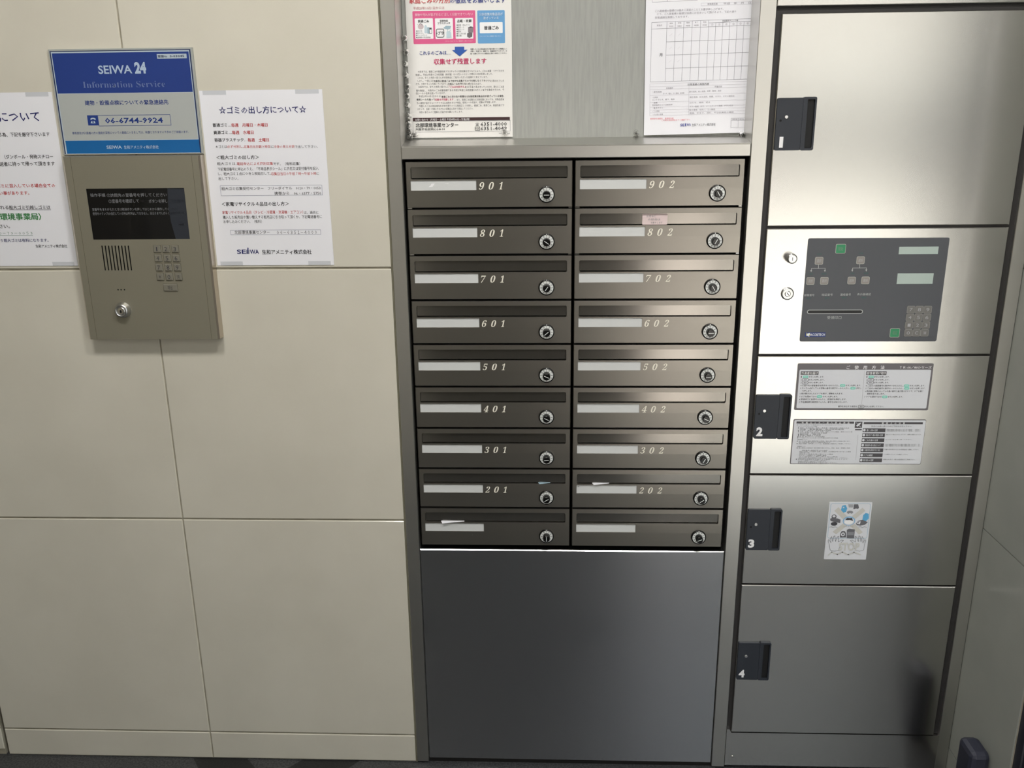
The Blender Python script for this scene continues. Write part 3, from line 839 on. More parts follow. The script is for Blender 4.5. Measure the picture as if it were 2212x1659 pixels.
('t','ご\u3000使\u3000用\u3000方\u3000法',0.08637,0.07775,0.15386,0.08487,'white',1,0),
('t','ＴＲ-60／80シリーズ',0.18041,0.07856,0.23662,0.08375,'white',1,0),
('r',0.0063,0.06718,0.03792,0.07378,'tag',0),
('t','外来者お届け',0.00742,0.06787,0.03695,0.07296,'white',1,0),
('r',0.12256,0.06692,0.15848,0.07378,'tag',0),
('t','居住者受け取り',0.12347,0.06788,0.15776,0.07282,'white',1,0),
('r',0.01074,0.06083,0.02017,0.0658,'mint',0.002),
('t','確認',0.01271,0.06207,0.01821,0.06456,'pwh',0,0),
('o',0.01066,0.05544,0.0201,0.06042,'dgrey',0.002,0.0006),
('t','選択',0.01263,0.05668,0.01813,0.05917,'dgrey',0,0),
('o',0.01071,0.05004,0.02015,0.05502,'dgrey',0.002,0.0006),
('t','選択',0.01268,0.05128,0.01819,0.05378,'dgrey',0,0),
('r',0.07825,0.04481,0.08767,0.0498,'mint',0.002),
('t','確認',0.08021,0.04606,0.08571,0.04855,'pwh',0,0),
('r',0.09707,0.03955,0.10649,0.04455,'mint',0.002),
('t','確認',0.09904,0.0408,0.10453,0.0433,'pwh',0,0),
('r',0.03881,0.02375,0.04829,0.02878,'mint',0.002),
('t','確認',0.04079,0.025,0.04631,0.02752,'pwh',0,0),
('r',0.12731,0.06087,0.13668,0.06582,'mint',0.002),
('t','確認',0.12926,0.06211,0.13473,0.06458,'pwh',0,0),
('o',0.12708,0.05549,0.13646,0.06045,'dgrey',0.002,0.0006),
('t','選択',0.12904,0.05673,0.13451,0.05921,'dgrey',0,0),
('o',0.12711,0.05011,0.1365,0.05508,'dgrey',0.002,0.0006),
('t','選択',0.12907,0.05135,0.13454,0.05384,'dgrey',0,0),
('r',0.19181,0.04448,0.20118,0.04945,'mint',0.002),
('t','確認',0.19377,0.04572,0.19923,0.04821,'pwh',0,0),
('r',0.19266,0.03936,0.20203,0.04434,'mint',0.002),
('t','確認',0.19461,0.04061,0.20008,0.0431,'pwh',0,0),
('r',0.15539,0.02333,0.16481,0.02835,'mint',0.002),
('t','確認',0.15735,0.02459,0.16285,0.0271,'pwh',0,0),
('o',0.11507,0.00465,0.12454,0.00971,'dgrey',0.002,0.0006),
('t','選択',0.11704,0.00592,0.12257,0.00845,'dgrey',0,0),
('t','1',0.00721,0.06166,0.00852,0.06497,'dgrey',0,0),
('t','ボタンを押します。',0.02082,0.06166,0.04828,0.06498,'dgrey',0,0),
('t','2',0.00739,0.05627,0.0087,0.05958,'dgrey',0,0),
('t','ボタンを押します。',0.02101,0.05628,0.04941,0.05959,'dgrey',0,0),
('t','3',0.00756,0.05087,0.00888,0.05419,'dgrey',0,0),
('t','ボタンを押します。',0.02094,0.05088,0.04858,0.0542,'dgrey',0,0),
('t','4 お届け先の部屋番号を数字キーから入力し、',0.00773,0.04562,0.07721,0.04895,'dgrey',0,0),
('t','ボタンを押します。',0.08833,0.04566,0.11538,0.04898,'dgrey',0,0),
('t','5 ランプの点灯している空箱の番号を数字キーから入力し、',0.0075,0.04034,0.09629,0.04368,'dgrey',0,0),
('t','ボタン',0.10754,0.0404,0.1163,0.04373,'dgrey',0,0),
('t','を押します。',0.01186,0.03531,0.02829,0.03865,'dgrey',0,0),
('t','6 扉が開きましたらドアを開け、荷物を入れます。',0.00741,0.03017,0.08521,0.03352,'dgrey',0,0),
('t','7 ドアを閉めてから',0.00747,0.02456,0.03842,0.02792,'dgrey',0,0),
('t','ボタンを押します。',0.04894,0.02461,0.07628,0.02796,'dgrey',0,0),
('t','8 受領印口に伝票を入れると、受領印を押印します。',0.0075,0.01928,0.09215,0.02264,'dgrey',0,0),
('t','9 不在通知票を郵便受けに入れ、番号をお知らせします。',0.00766,0.01409,0.09462,0.01746,'dgrey',0,0),
('t','1',0.12367,0.06169,0.12497,0.06499,'dgrey',0,0),
('t','ボタンを押します。',0.13694,0.0617,0.1645,0.065,'dgrey',0,0),
('t','2',0.12382,0.05632,0.12513,0.05963,'dgrey',0,0),
('t','ボタンを押します。',0.13724,0.05633,0.16457,0.05964,'dgrey',0,0),
('t','3',0.12398,0.05093,0.12529,0.05425,'dgrey',0,0),
('t','ボタンを押します。',0.13754,0.05095,0.16476,0.05426,'dgrey',0,0),
('t','4 ご自分の部屋番号を数字キーから入力し、',0.12404,0.04528,0.19103,0.0486,'dgrey',0,0),
('t','ボタンを押します。',0.20183,0.04532,0.22912,0.04864,'dgrey',0,0),
('t','5 ご自分の暗証番号を数字キーから入力し、',0.1243,0.04016,0.19162,0.04348,'dgrey',0,0),
('t','ボタンを押します。',0.20281,0.04021,0.23039,0.04353,'dgrey',0,0),
('t','6 表示器に荷物の入っている箱の番号と扉が開きますので、ドアを開け',0.12379,0.0349,0.22712,0.03823,'dgrey',0,0),
('t','荷物を取り出します。',0.12784,0.02986,0.15922,0.0332,'dgrey',0,0),
('t','7 ドアを閉めてから',0.12382,0.02428,0.15459,0.02763,'dgrey',0,0),
('t','ボタンを押します。',0.16545,0.02433,0.1925,0.02768,'dgrey',0,0),
('t','操作を中止する場合は',0.0783,0.00588,0.11279,0.00925,'dgrey',0,0),
('t','ボタンを押して下さい。',0.12545,0.00568,0.16052,0.00905,'dgrey',0,0),
('l',((0.11889,0.07447),(0.12023,0.01209)),0.0004,'lgrey'),
],
'placard_caution': [
('r',0.00135,0.00124,0.23812,0.08662,'pwh',0.002),
('r',0.00546,0.07986,0.10955,0.08384,'tag',0),
('t','宅\u3000配\u3000ロ\u3000ッ\u3000カ\u3000ー\u3000投\u3000入\u3000禁\u3000止\u3000商\u3000品',0.01472,0.08015,0.10093,0.08356,'white',1,0),
('r',0.11146,0.07176,0.12446,0.0837,'tag',0),
('p',((0.11383,0.07602),(0.11764,0.0803),(0.12249,0.08201),(0.12031,0.07746),(0.11589,0.07389)),'pwh'),
('l',((0.11353,0.08171),(0.11573,0.07958)),0.0007,'pwh'),
('l',((0.11939,0.07604),(0.12206,0.0732)),0.0007,'pwh'),
('r',0.1126,0.06713,0.12468,0.06941,'tag',0),
('r',0.12708,0.0791,0.2332,0.08307,'tag',0),
('t','使\u3000用\u3000上\u3000の\u3000注\u3000意',0.15919,0.07946,0.20072,0.08286,'white',1,0),
('t','安全にお使い頂くために下記をお守り下さい。',0.14106,0.07377,0.21432,0.07662,'dgrey',0,0),
('r',0.12664,0.06357,0.16742,0.07084,'tag',0),
('e',0.12953,0.06737,0.00225,0.00243,'pwh'),
('t','落とし物の注意',0.13324,0.06542,0.15311,0.06941,'pwh',1,0),
('t','荷物は確実に受け取りになるまで管理し、お早めに',0.16937,0.06771,0.2301,0.06999,'grey',0,0),
('t','荷物は確実に受け取りになるまで管理し、お早めに',0.16965,0.06515,0.2304,0.06743,'grey',0,0),
('r',0.12665,0.05385,0.16744,0.06114,'tag',0),
('e',0.12955,0.05766,0.00226,0.00243,'pwh'),
('t','壊れやすい物の取扱い注意',0.13327,0.05571,0.16371,0.05972,'pwh',1,0),
('t','壊れやすい物は入れないで下さい。故障の原因となります。',0.16939,0.05802,0.23286,0.0603,'grey',0,0),
('r',0.12667,0.04409,0.16745,0.05141,'tag',0),
('e',0.12957,0.04791,0.00226,0.00244,'pwh'),
('t','こわれ物の注意',0.13329,0.04595,0.15579,0.04997,'pwh',1,0),
('t','ロッカーは丁寧に扱って下さい。',0.16941,0.04826,0.21711,0.05055,'grey',0,0),
('r',0.12668,0.03429,0.16747,0.04164,'tag',0),
('e',0.12959,0.03812,0.00226,0.00245,'pwh'),
('t','貴重品等の投入禁止について',0.13332,0.03617,0.16175,0.0402,'pwh',1,0),
('t','お金や貴重品などを入れた場合の責任は負いかねます。また',0.16943,0.03852,0.23312,0.04082,'grey',0,0),
('t','お金や貴重品などを入れた場合の責任は負いかねます。また',0.16971,0.03593,0.23343,0.03824,'grey',0,0),
('r',0.12669,0.02447,0.16748,0.03184,'tag',0),
('e',0.1296,0.02831,0.00227,0.00246,'pwh'),
('t','不審な物を見付けたときは',0.13334,0.02635,0.16177,0.0304,'pwh',1,0),
('t','不審な物を見付けたときは管理会社へ連絡して下さい。',0.16945,0.02872,0.23192,0.03103,'grey',0,0),
('r',0.1267,0.01461,0.1675,0.022,'tag',0),
('e',0.12962,0.01845,0.00227,0.00247,'pwh'),
('t','ドアの確認',0.13336,0.01647,0.14923,0.02053,'pwh',1,0),
('t','ドアが閉まっていることを確認して下さい。',0.16947,0.01885,0.21343,0.02117,'grey',0,0),
('r',0.12672,0.00471,0.16752,0.01213,'tag',0),
('e',0.12964,0.00857,0.00228,0.00248,'pwh'),
('t','取り扱いの注意',0.13339,0.00659,0.15156,0.01066,'pwh',1,0),
('t','荷物の大きさ・重さは制限内でご利用下さい。',0.16949,0.00901,0.22818,0.01134,'grey',0,0),
('l',((0.11851,0.0582),(0.11938,0.00911)),0.0004,'lgrey'),
('t','次の各号に該当する商品はロッカーに入れないで下さい。',0.00576,0.07642,0.08811,0.07841,'grey',0,0),
('t','ロッカーに入れてはいけない商品',0.00867,0.07337,0.04325,0.07537,'grey',0,0),
('t','現金・有価証券・宝石・貴金属・美術品等の高価な商品',0.01223,0.0706,0.10126,0.0726,'grey',0,0),
('e',0.00956,0.07147,0.0008,0.00086,'dgrey'),
('t','信書・重要書類・身分証明書等',0.01242,0.06816,0.09221,0.07016,'grey',0,0),
('t','引火性・爆発性・揮発性等の危険物',0.01261,0.06584,0.06918,0.06784,'grey',0,0),
('e',0.00994,0.06675,0.0008,0.00086,'dgrey'),
('t','冷蔵・冷凍を要する食品、生物、腐敗しやすい商品、液体のもれる物',0.01284,0.06303,0.10797,0.06504,'grey',0,0),
('e',0.01017,0.06389,0.0008,0.00086,'dgrey'),
('t','又は不潔・臭気のある商品',0.01303,0.06068,0.06233,0.06268,'grey',0,0),
('t','動物・植物',0.01321,0.05837,0.05121,0.06037,'grey',0,0),
('e',0.01054,0.0593,0.0008,0.00086,'dgrey'),
('t','犯罪に関係する商品',0.0134,0.05607,0.05102,0.05808,'grey',0,0),
('e',0.01073,0.05701,0.0008,0.00086,'dgrey'),
('t','縦・横・高さがロッカーより大きな商品',0.01293,0.05364,0.05829,0.05565,'grey',0,0),
('e',0.01026,0.05457,0.0008,0.00086,'dgrey'),
('t','その他ロッカーに入れることが不適当と認められる商品',0.01274,0.05109,0.08318,0.0531,'grey',0,0),
('e',0.01007,0.05198,0.0008,0.00086,'dgrey'),
('t','損害賠償について',0.0094,0.04769,0.02744,0.0497,'grey',0,0),
('t','ロッカー内の商品に事故が生じた場合、当社の責に帰すべき事由に限ります。',0.0123,0.04494,0.10574,0.04696,'grey',0,0),
('e',0.00963,0.04578,0.0008,0.00086,'dgrey'),
('t','但し免責事項に該当する場合は除きます。',0.01249,0.04258,0.07129,0.04459,'grey',0,0),
('t','商品の破損・紛失等については、配達業者と受取人とで処理して下さい。',0.01232,0.03975,0.10824,0.04178,'grey',0,0),
('e',0.00964,0.04059,0.0008,0.00087,'dgrey'),
('t','免責事項について',0.01048,0.03426,0.02521,0.03628,'grey',0,0),
('t','次の場合には当社は一切の責任を負いません。天災・火災・停電等の場合',0.013,0.03137,0.10705,0.0334,'grey',0,0),
('e',0.01032,0.0322,0.0008,0.00087,'dgrey'),
('t','暗証番号の管理が不十分な場合',0.01981,0.02667,0.06605,0.0287,'grey',0,0),
('t','商品の性質により自然に変質した場合、又は梱包が不十分であった場合',0.01533,0.02414,0.10909,0.02617,'grey',0,0),
('t','配達業者の誤配による場合',0.01552,0.02167,0.03364,0.0237,'grey',0,0),
('t','受取人が商品を受け取らない場合',0.01506,0.01914,0.07744,0.02117,'grey',0,0),
('t','ロッカーの故意による破損の場合',0.01527,0.01649,0.06495,0.01853,'grey',0,0),
('t','その他当社の責に帰さない場合',0.01519,0.01421,0.08594,0.01625,'grey',0,0),
('t','期限を過ぎた商品は管理者の立会いのもとで処理致します。ご了承下さい。',0.015,0.01163,0.10628,0.01367,'grey',0,0),
('t','使用者は本規定を承認の上で使用するものとします。',0.01318,0.00914,0.10518,0.01118,'grey',0,0),
('e',0.01076,0.00996,0.00081,0.00088,'dgrey'),
('t','ロッカーの破損については弁償して頂きます。',0.01404,0.00673,0.06717,0.00877,'grey',0,0),
('t','本規定は予告なく変更することがあります。',0.01397,0.00424,0.06604,0.00629,'grey',0,0),
('t','管理会社及び製造会社の指示に従って下さい。',0.01416,0.00195,0.08708,0.004,'grey',0,0),
],
'stop': [
('o',0.00326,0.04511,0.07619,0.11591,'sbl',0.004,0.0008),
('p',((0.01034,0.10152),(0.01745,0.10889),(0.06781,0.05761),(0.06127,0.05231)),'stape'),
('p',((0.06229,0.10833),(0.06839,0.10191),(0.01836,0.05284),(0.01119,0.05804)),'stape'),
('p',((0.02266,0.10333),(0.02418,0.11195),(0.03024,0.11371),(0.03402,0.10685),(0.03242,0.09908),(0.02748,0.09775)),'sblue'),
('e',0.02723,0.10853,0.0014,0.00155,'pwh'),
('p',((0.03479,0.11503),(0.04489,0.11509),(0.04475,0.10864),(0.03705,0.10773)),'sg'),
('e',0.03929,0.10473,0.00545,0.00388,'pwh'),
('e',0.03987,0.0987,0.00585,0.00345,'sg2'),
('e',0.04021,0.09524,0.00234,0.00173,'pwh'),
('p',((0.04567,0.1151),(0.05344,0.11515),(0.05573,0.10786),(0.05001,0.10265),(0.04539,0.10607)),'sg3'),
('e',0.05058,0.10481,0.0035,0.00172,'pwh'),
('e',0.01106,0.08941,0.00469,0.00477,'sg3'),
('e',0.01098,0.09028,0.00274,0.00217,'pwh'),
('p',((0.00402,0.08502),(0.007,0.08678),(0.01725,0.08599),(0.02375,0.08343),(0.02362,0.07647),(0.01406,0.07814),(0.0052,0.08069)),'sg3'),
('e',0.01242,0.07465,0.00611,0.00392,'dgrey'),
('l',((0.00403,0.06761),(0.00784,0.06895),(0.01116,0.06696),(0.01492,0.06874),(0.01901,0.06702)),0.0009,'sg'),
('e',0.03964,0.08094,0.01173,0.00956,'sblue2'),
('e',0.03972,0.08007,0.00977,0.00765,'pwh'),
('p',((0.03235,0.08349),(0.03589,0.08742),(0.04061,0.08702),(0.04448,0.08748),(0.04746,0.081),(0.04099,0.08312),(0.03634,0.08265)),'dgrey'),
('e',0.0395,0.07833,0.00782,0.00391,'white'),
('t','いれないで',0.03092,0.06832,0.04933,0.07137,'sg2',0,0),
('p',((0.06922,0.09761),(0.07485,0.09592),(0.07583,0.08641),(0.07098,0.0803),(0.06439,0.08373),(0.06498,0.09326)),'sblue'),
('p',((0.05305,0.07582),(0.05684,0.08107),(0.06439,0.08373),(0.07507,0.0786),(0.07013,0.07334),(0.0617,0.07154),(0.05535,0.07236)),'sg3'),
('p',((0.05423,0.07583),(0.05697,0.07977),(0.06161,0.08023),(0.06066,0.07414)),'pwh'),
('e',0.0572,0.07742,0.00094,0.00104,'dgrey'),
('l',((0.05892,0.06803),(0.06188,0.0698),(0.06604,0.06739),(0.06975,0.06942),(0.07384,0.06771)),0.0009,'sg'),
('p',((0.02598,0.05553),(0.02832,0.05993),(0.03381,0.05997),(0.03659,0.05561),(0.03743,0.04684),(0.02606,0.04631)),'sg3'),
('e',0.03094,0.05294,0.00354,0.00395,'pwh'),
('e',0.03094,0.05294,0.00173,0.00193,'sg3'),
('p',((0.03749,0.06262),(0.0412,0.06484),(0.0523,0.06361),(0.05258,0.04477),(0.03877,0.0451)),'sg3'),
('r',0.0392,0.05152,0.05122,0.05809,'sg2',0),
('l',((0.00991,0.02011),(0.00729,0.0316),(0.0042,0.03952),(0.00554,0.04218),(0.01013,0.03516),(0.00846,0.04485),(0.01011,0.04838),(0.01344,0.03784),(0.01404,0.04841),(0.01624,0.05019),(0.01841,0.03788),(0.02082,0.04759),(0.02345,0.04893),(0.02377,0.03704),(0.02931,0.04106),(0.03333,0.04021),(0.02796,0.03443),(0.02894,0.02825),(0.02503,0.01936),(0.01807,0.01752),(0.00991,0.02011)),0.0007,'sg2'),
('l',((0.07312,0.02067),(0.07353,0.03217),(0.07508,0.04012),(0.07324,0.04274),(0.07002,0.03567),(0.06983,0.04535),(0.06751,0.04885),(0.06622,0.03828),(0.06359,0.04882),(0.06106,0.05055),(0.06126,0.03824),(0.057,0.04788),(0.05412,0.04918),(0.05607,0.03732),(0.04978,0.04123),(0.04593,0.04032),(0.0524,0.03464),(0.05261,0.02846),(0.05821,0.01965),(0.06549,0.01795),(0.07312,0.02067)),0.0007,'sg2'),
('t','STOP',0.02509,0.01866,0.06454,0.03591,'sl',2,0),
('l',((0.00771,0.00942),(0.01348,0.0157),(0.02423,0.01091),(0.03327,0.01588),(0.04485,0.01065),(0.05545,0.01564),(0.06779,0.01086)),0.0022,'sl'),
],
}

# ================================================================== the room
XL, XR, XE, YB, H = -2.6, 0.822, 1.52, -1.75, 2.5
DX0 = -0.2739                                    # left edge of the mailbox surround


def tiles(mb, xs, zs, front, y_back, tile, axis='y'):
    g = 0.0013
    for i in range(len(xs) - 1):
        for j in range(len(zs) - 1):
            x0, x1, z0, z1 = xs[i] + g, xs[i + 1] - g, zs[j] + g * 1.4, zs[j + 1] - g * 1.4
            if x1 - x0 > 0.01 and z1 - z0 > 0.01:
                mb.box(x0, x1, front, y_back, z0, z1, tile, 0.0012)


mb = MB()
zs = [0.0, 0.0663, 0.5594, 1.0505, 1.5430, 2.0350, H]
mb.box(-1.1600, DX0, 0.0022, 0.14, 0, H, 'grout')
mb.box(XL, -1.1675, 0.0022, 0.14, 0, H, 'grout')
mb.box(-1.1675, -1.1600, 0.012, 0.14, 0, H, 'dark_joint')
tiles(mb, [-1.1605, -0.7133, DX0 - 0.002], zs, 0.0, 0.010, 'tile')
tiles(mb, [XL, -2.06, -1.615, -1.1670], [0.012] + zs[1:], 0.0, 0.010, 'tile')
mb.box(DX0 - 0.0042, DX0, -0.0008, 0.012, 0.0, H, 'caulk', 0.0015)
structure(mb.build('wall_back'))
mb = MB()
mb.box(DX0, XR, 0.0, 0.14, 1.96, H, 'wall_paint')
structure(mb.build('wall_upper'))

mb = MB()
mb.box(XL, XE + 0.1, YB + 0.32, 0.30, -0.10, 0.0, 'granite')
mb.box(XL, 0.36, YB - 0.12, YB + 0.32, -0.10, 0.0, 'granite')
mb.box(0.36, XE + 0.1, YB - 0.16, YB + 0.32, -0.10, 0.0, 'painted_sun_strip')  # added strip by the entrance, its pale colour stands in for sunlight
for pts in ([(-0.757, 0.0), (-0.640, 0.0), (-0.568, -0.075), (-0.702, -0.075)], [(-0.520, 0.0), (-0.397, 0.0), (-0.462, -0.075), (-0.592, -0.075)]):
    mb.add([(x, y, 0.0004) for x, y in pts], [(3, 2, 1, 0)], 'granite_black')
for i in range(6):
    for j in range(2):
        x, y = -2.3 + 0.47 * i, -0.55 - 0.45 * j
        mb.add([(x, y, 0.0004), (x + 0.12, y, 0.0004), (x + 0.06, y + 0.10, 0.0004)], [(0, 1, 2)], 'granite_black')
structure(mb.build('floor'))
mb = MB()
mb.box(XL, XE + 0.1, YB - 0.12, 0.14, H, H + 0.1, 'ceiling_paint')
structure(mb.build('ceiling'))
mb = MB()
mb.box(XL - 0.12, XL, YB, 0.14, 0, H, 'wall_paint')
structure(mb.build('wall_left'))
mb = MB()
SL = ((-1.556, -1.524), (-1.492, -1.484))            # two tall slits of daylight in the front wall
mb.box(XL - 0.12, SL[0][0], YB - 0.12, YB, 0, H, 'wall_paint')
mb.box(SL[0][1], SL[1][0], YB - 0.12, YB, 0, H, 'wall_paint')
mb.box(SL[1][1], -0.50, YB - 0.12, YB, 0, H, 'light_stone')
mb.box(-0.50, 0.36, YB - 0.12, YB, 0, H, 'dark_stone')
for xa, xb in SL:
    mb.box(xa, xb, YB - 0.12, YB, 0, 0.25, 'dark_stone')
    mb.box(xa, xb, YB - 0.12, YB, 2.2, H, 'dark_stone')
mb.box(0.36, XE, YB - 0.12, YB, 2.22, H, 'dark_stone')
structure(mb.build('wall_front'))
mb = MB()
for xa, xb in SL:
    mb.box(xa, xb, YB - 0.07, YB - 0.064, 0.25, 2.2, 'pane_glass')
structure(mb.build('window_1'))

# right wall: a short tiled return, then the entrance lobby opens to the right
Y1 = -0.2115
mb = MB()
mb.box(XR + 0.0022, XR + 0.14, Y1, 0.14, 0, H, 'grout')
mb.box(XR + 0.0022, XR + 0.14, YB, Y1, 2.22, H, 'wall_paint')
rz = [0.0, 0.0580, 0.5525, 1.0450, 1.5400, 2.0350, H]
for j in range(6):
    mb.box(XR, XR + 0.01, Y1 + 0.0005, -0.0005, rz[j] + 0.0011, rz[j + 1] - 0.0011, 'right_tile')
structure(mb.build('wall_right'))
mb = MB()
mb.box(XR + 0.14, XE, -0.16, 0.14, 0, H, 'dark_stone')
mb.box(XE, XE + 0.1, YB - 0.12, 0.14, 0, H, 'dark_stone')
structure(mb.build('wall_lobby'))

# dark jamb at the end of the tiled return
fr = MB()
fr.box(XR + 0.004, XR + 0.136, Y1 - 0.055, Y1 - 0.0005, 0.0, 2.22, 'door_frame')
fr.box(XR + 0.0025, XR + 0.0045, Y1 - 0.0265, Y1 - 0.0235, 0.0, 2.22, 'frame_edge')
fr.box(XR + 0.004, XR + 0.136, YB, Y1 - 0.055, 2.165, 2.2195, 'door_frame')
structure(fr.build('door_2'))

# glazed entrance in the front wall, its left bay standing open
fr = MB()
for xa, xb in ((0.362, 0.392), (0.650, 0.690), (1.440, 1.518)):
    fr.box(xa, xb, YB - 0.09, YB - 0.03, 0.0, 2.2195, 'door_frame')
fr.box(0.392, 1.518, YB - 0.09, YB - 0.03, 2.14, 2.2195, 'door_frame')
f = structure(fr.build('door_1'))
g = MB()
g.box(0.690, 1.440, YB - 0.063, YB - 0.057, 0.002, 2.14, 'pane_glass')
g.build('glass_pane', f)

# outside, seen only as reflections in the metal
mb = MB()
mb.box(-12, 16, -22, YB - 0.165, -0.12, -0.02, 'pavement')
structure(mb.build('ground'))
mb = MB()
mb.box(-6.4, 15.0, -15.6, -15.0, -0.02, 9.0, 'facade')
for i in range(5):
    mb.box(3.6 + 2.3 * i, 5.0 + 2.3 * i, -15.0, -14.97, 0.3, 1.5, 'facade_glass')
mb.add([(3.7, -15.0, 2.12), (6.3, -15.0, 2.12), (6.3, -14.45, 1.86), (3.7, -14.45, 1.86), (3.7, -15.0, 2.06), (6.3, -15.0, 2.06), (6.3, -14.45, 1.80), (3.7, -14.45, 1.80)],
       [(0, 3, 2, 1), (3, 7, 6, 2), (4, 5, 6, 7), (0, 4, 7, 3), (1, 2, 6, 5)], 'streak_reflector')  # added band, tilted to catch sky for the bright reflection in the locker
structure(mb.build('wall_opposite'))

# ceiling lamps of the hall
for (x, y) in [(0.30, -1.02), (-0.50, -1.00)]:
    lt = thing('ceiling_light', 'white round flush lamp on the ceiling', 'ceiling light', (x, y, H), group='flush lamps on the hall ceiling')
    b = MB()
    n = 28
    b.add([(0.16 * math.cos(2 * PI * k / n), 0.16 * math.sin(2 * PI * k / n), z) for z in (-0.001, -0.045) for k in range(n)], [(k, (k + 1) % n, n + (k + 1) % n, n + k) for k in range(n)], 'lamp_body')
    b.build('lamp_ring', lt)
    b = MB()
    b.add([(0.155 * math.cos(2 * PI * k / n), 0.155 * math.sin(2 * PI * k / n), -0.044) for k in range(n)], [tuple(range(n))[::-1]], 'lamp_tube')
    b.build('diffuser', lt)


# ================================================================== mailbox surround and notice board
PX0, PX1, PX2, PX3 = DX0, -0.2498, 0.3422, 0.3685   # posts
ZT = 1.96
sur = thing('mailbox_surround', 'stainless steel surround framing the mailboxes, with a plain dark panel below them', 'mailbox frame', (PX0, 0, 0))
o_ = lambda b, n: b.build(n, sur, (-PX0, 0, 0))
b = MB(); b.box(PX0, PX1, -0.003, 0.085, 0.004, ZT, 'stainless_frame', 0.0008); o_(b, 'post')
b = MB(); b.box(PX2, PX3, -0.003, 0.085, 0.004, ZT, 'stainless_frame', 0.0008); o_(b, 'post')
b = MB(); b.box(PX1 + 0.0004, PX2 - 0.0008, -0.0045, 0.02, 1.2375, 1.2583, 'stainless_frame', 0.0012); o_(b, 'lintel')
b = MB()
b.slab([(PX1 + 0.0010, 0.011), (PX2 - 0.0010, 0.011), (PX2 - 0.0010, 0.4985), (PX1 + 0.0010, 0.4985)], [], 0.0022, 0.02, 'stainless_panel')
b.box(PX1 + 0.0010, PX2 - 0.0010, -0.0008, 0.0022, 0.011, 0.4985, 'stainless_panel', 0.0016)
o_(b, 'lower_panel')
b = MB(); b.box(PX1, PX2, 0.285, 0.30, 0.0, 1.2583, 'box_dark'); b.box(PX1, PX2, 0.02, 0.285, 0.0, 0.4980, 'box_dark'); b.box(PX1, PX2, 0.004, 0.285, 0.0, 0.010, 'box_dark'); b.box(PX1, PX1 + 0.001, 0.03, 0.285, 0.498, 1.2583, 'box_dark'); b.box(PX2 - 0.001, PX2, 0.03, 0.285, 0.498, 1.2583, 'box_dark'); b.box(PX1, PX2, 0.0205, 0.285, 1.2375, 1.2583, 'box_dark'); o_(b, 'back_panel')

BY = 0.067                                     # depth of the cloth surface of the board
brd = thing('notice_board', 'grey ribbed cloth notice board recessed above the mailboxes', 'notice board', (PX1, BY, 1.2700))
ob = lambda b, n: b.build(n, brd, (-PX1, -BY, -1.2700))
b = MB(); b.box(PX1 + 0.0005, PX2 - 0.0005, BY, BY + 0.015, 1.2600, ZT, 'board_cloth'); ob(b, 'cloth_panel')
b = MB()
b.add([(PX1 + 0.0003, -0.0015, 1.2592), (PX2 - 0.0003, -0.0015, 1.2592), (PX2 - 0.0003, BY, 1.2698), (PX1 + 0.0003, BY, 1.2698), (PX1 + 0.0003, -0.0015, 1.2586), (PX2 - 0.0003, -0.0015, 1.2586), (PX2 - 0.0003, BY, 1.2586), (PX1 + 0.0003, BY, 1.2586)],
      [(0, 1, 2, 3), (4, 5, 1, 0), (5, 6, 2, 1), (7, 4, 0, 3), (7, 6, 5, 4)], 'stainless_frame')
ob(b, 'sill')

# ================================================================== the eighteen mailboxes
BW, BH = 0.2872, 0.0770
PITCH = 0.08098
DIG = {c: chr(0x1D7CE + int(c)) for c in '0123456789'}
SLOT = (0.0086, 0.0480, 0.2788, 0.0685)
PLATE = (0.0080, 0.0290, 0.1218, 0.0458)
DC = (0.2428, 0.0207)
FLOORS = ['9', '8', '7', '6', '5', '4', '3', '2', '']
TOPCH = {'901': '0', '801': '5', '701': '2', '601': '1', '501': '5', '401': '5', '301': '6', '201': '7', '1': '9',
         '902': 'A', '802': '8', '702': 'A', '602': '0', '502': '0', '402': '6', '302': '8', '202': '1', '2': '8'}
KANG = {'901': 0, '801': -35, '701': 55, '601': 40, '501': -25, '401': -25, '301': 5, '201': 30, '1': 90,
        '902': -60, '802': 60, '702': -60, '602': 0, '502': 5, '402': -25, '302': 60, '202': 35, '2': 20}
SEQ = '0123456789AB'


def yfront(x, z):
    if z >= 0.0464:
        y = (z - 0.0464) / 0.0306 * 0.0006
    elif z <= 0.0286:
        y = (0.0286 - z) / 0.0286 * 0.0008
    else:
        y = 0.0
    if x < 0.0005 or x > BW - 0.0005:
        y += 0.0012
    return y


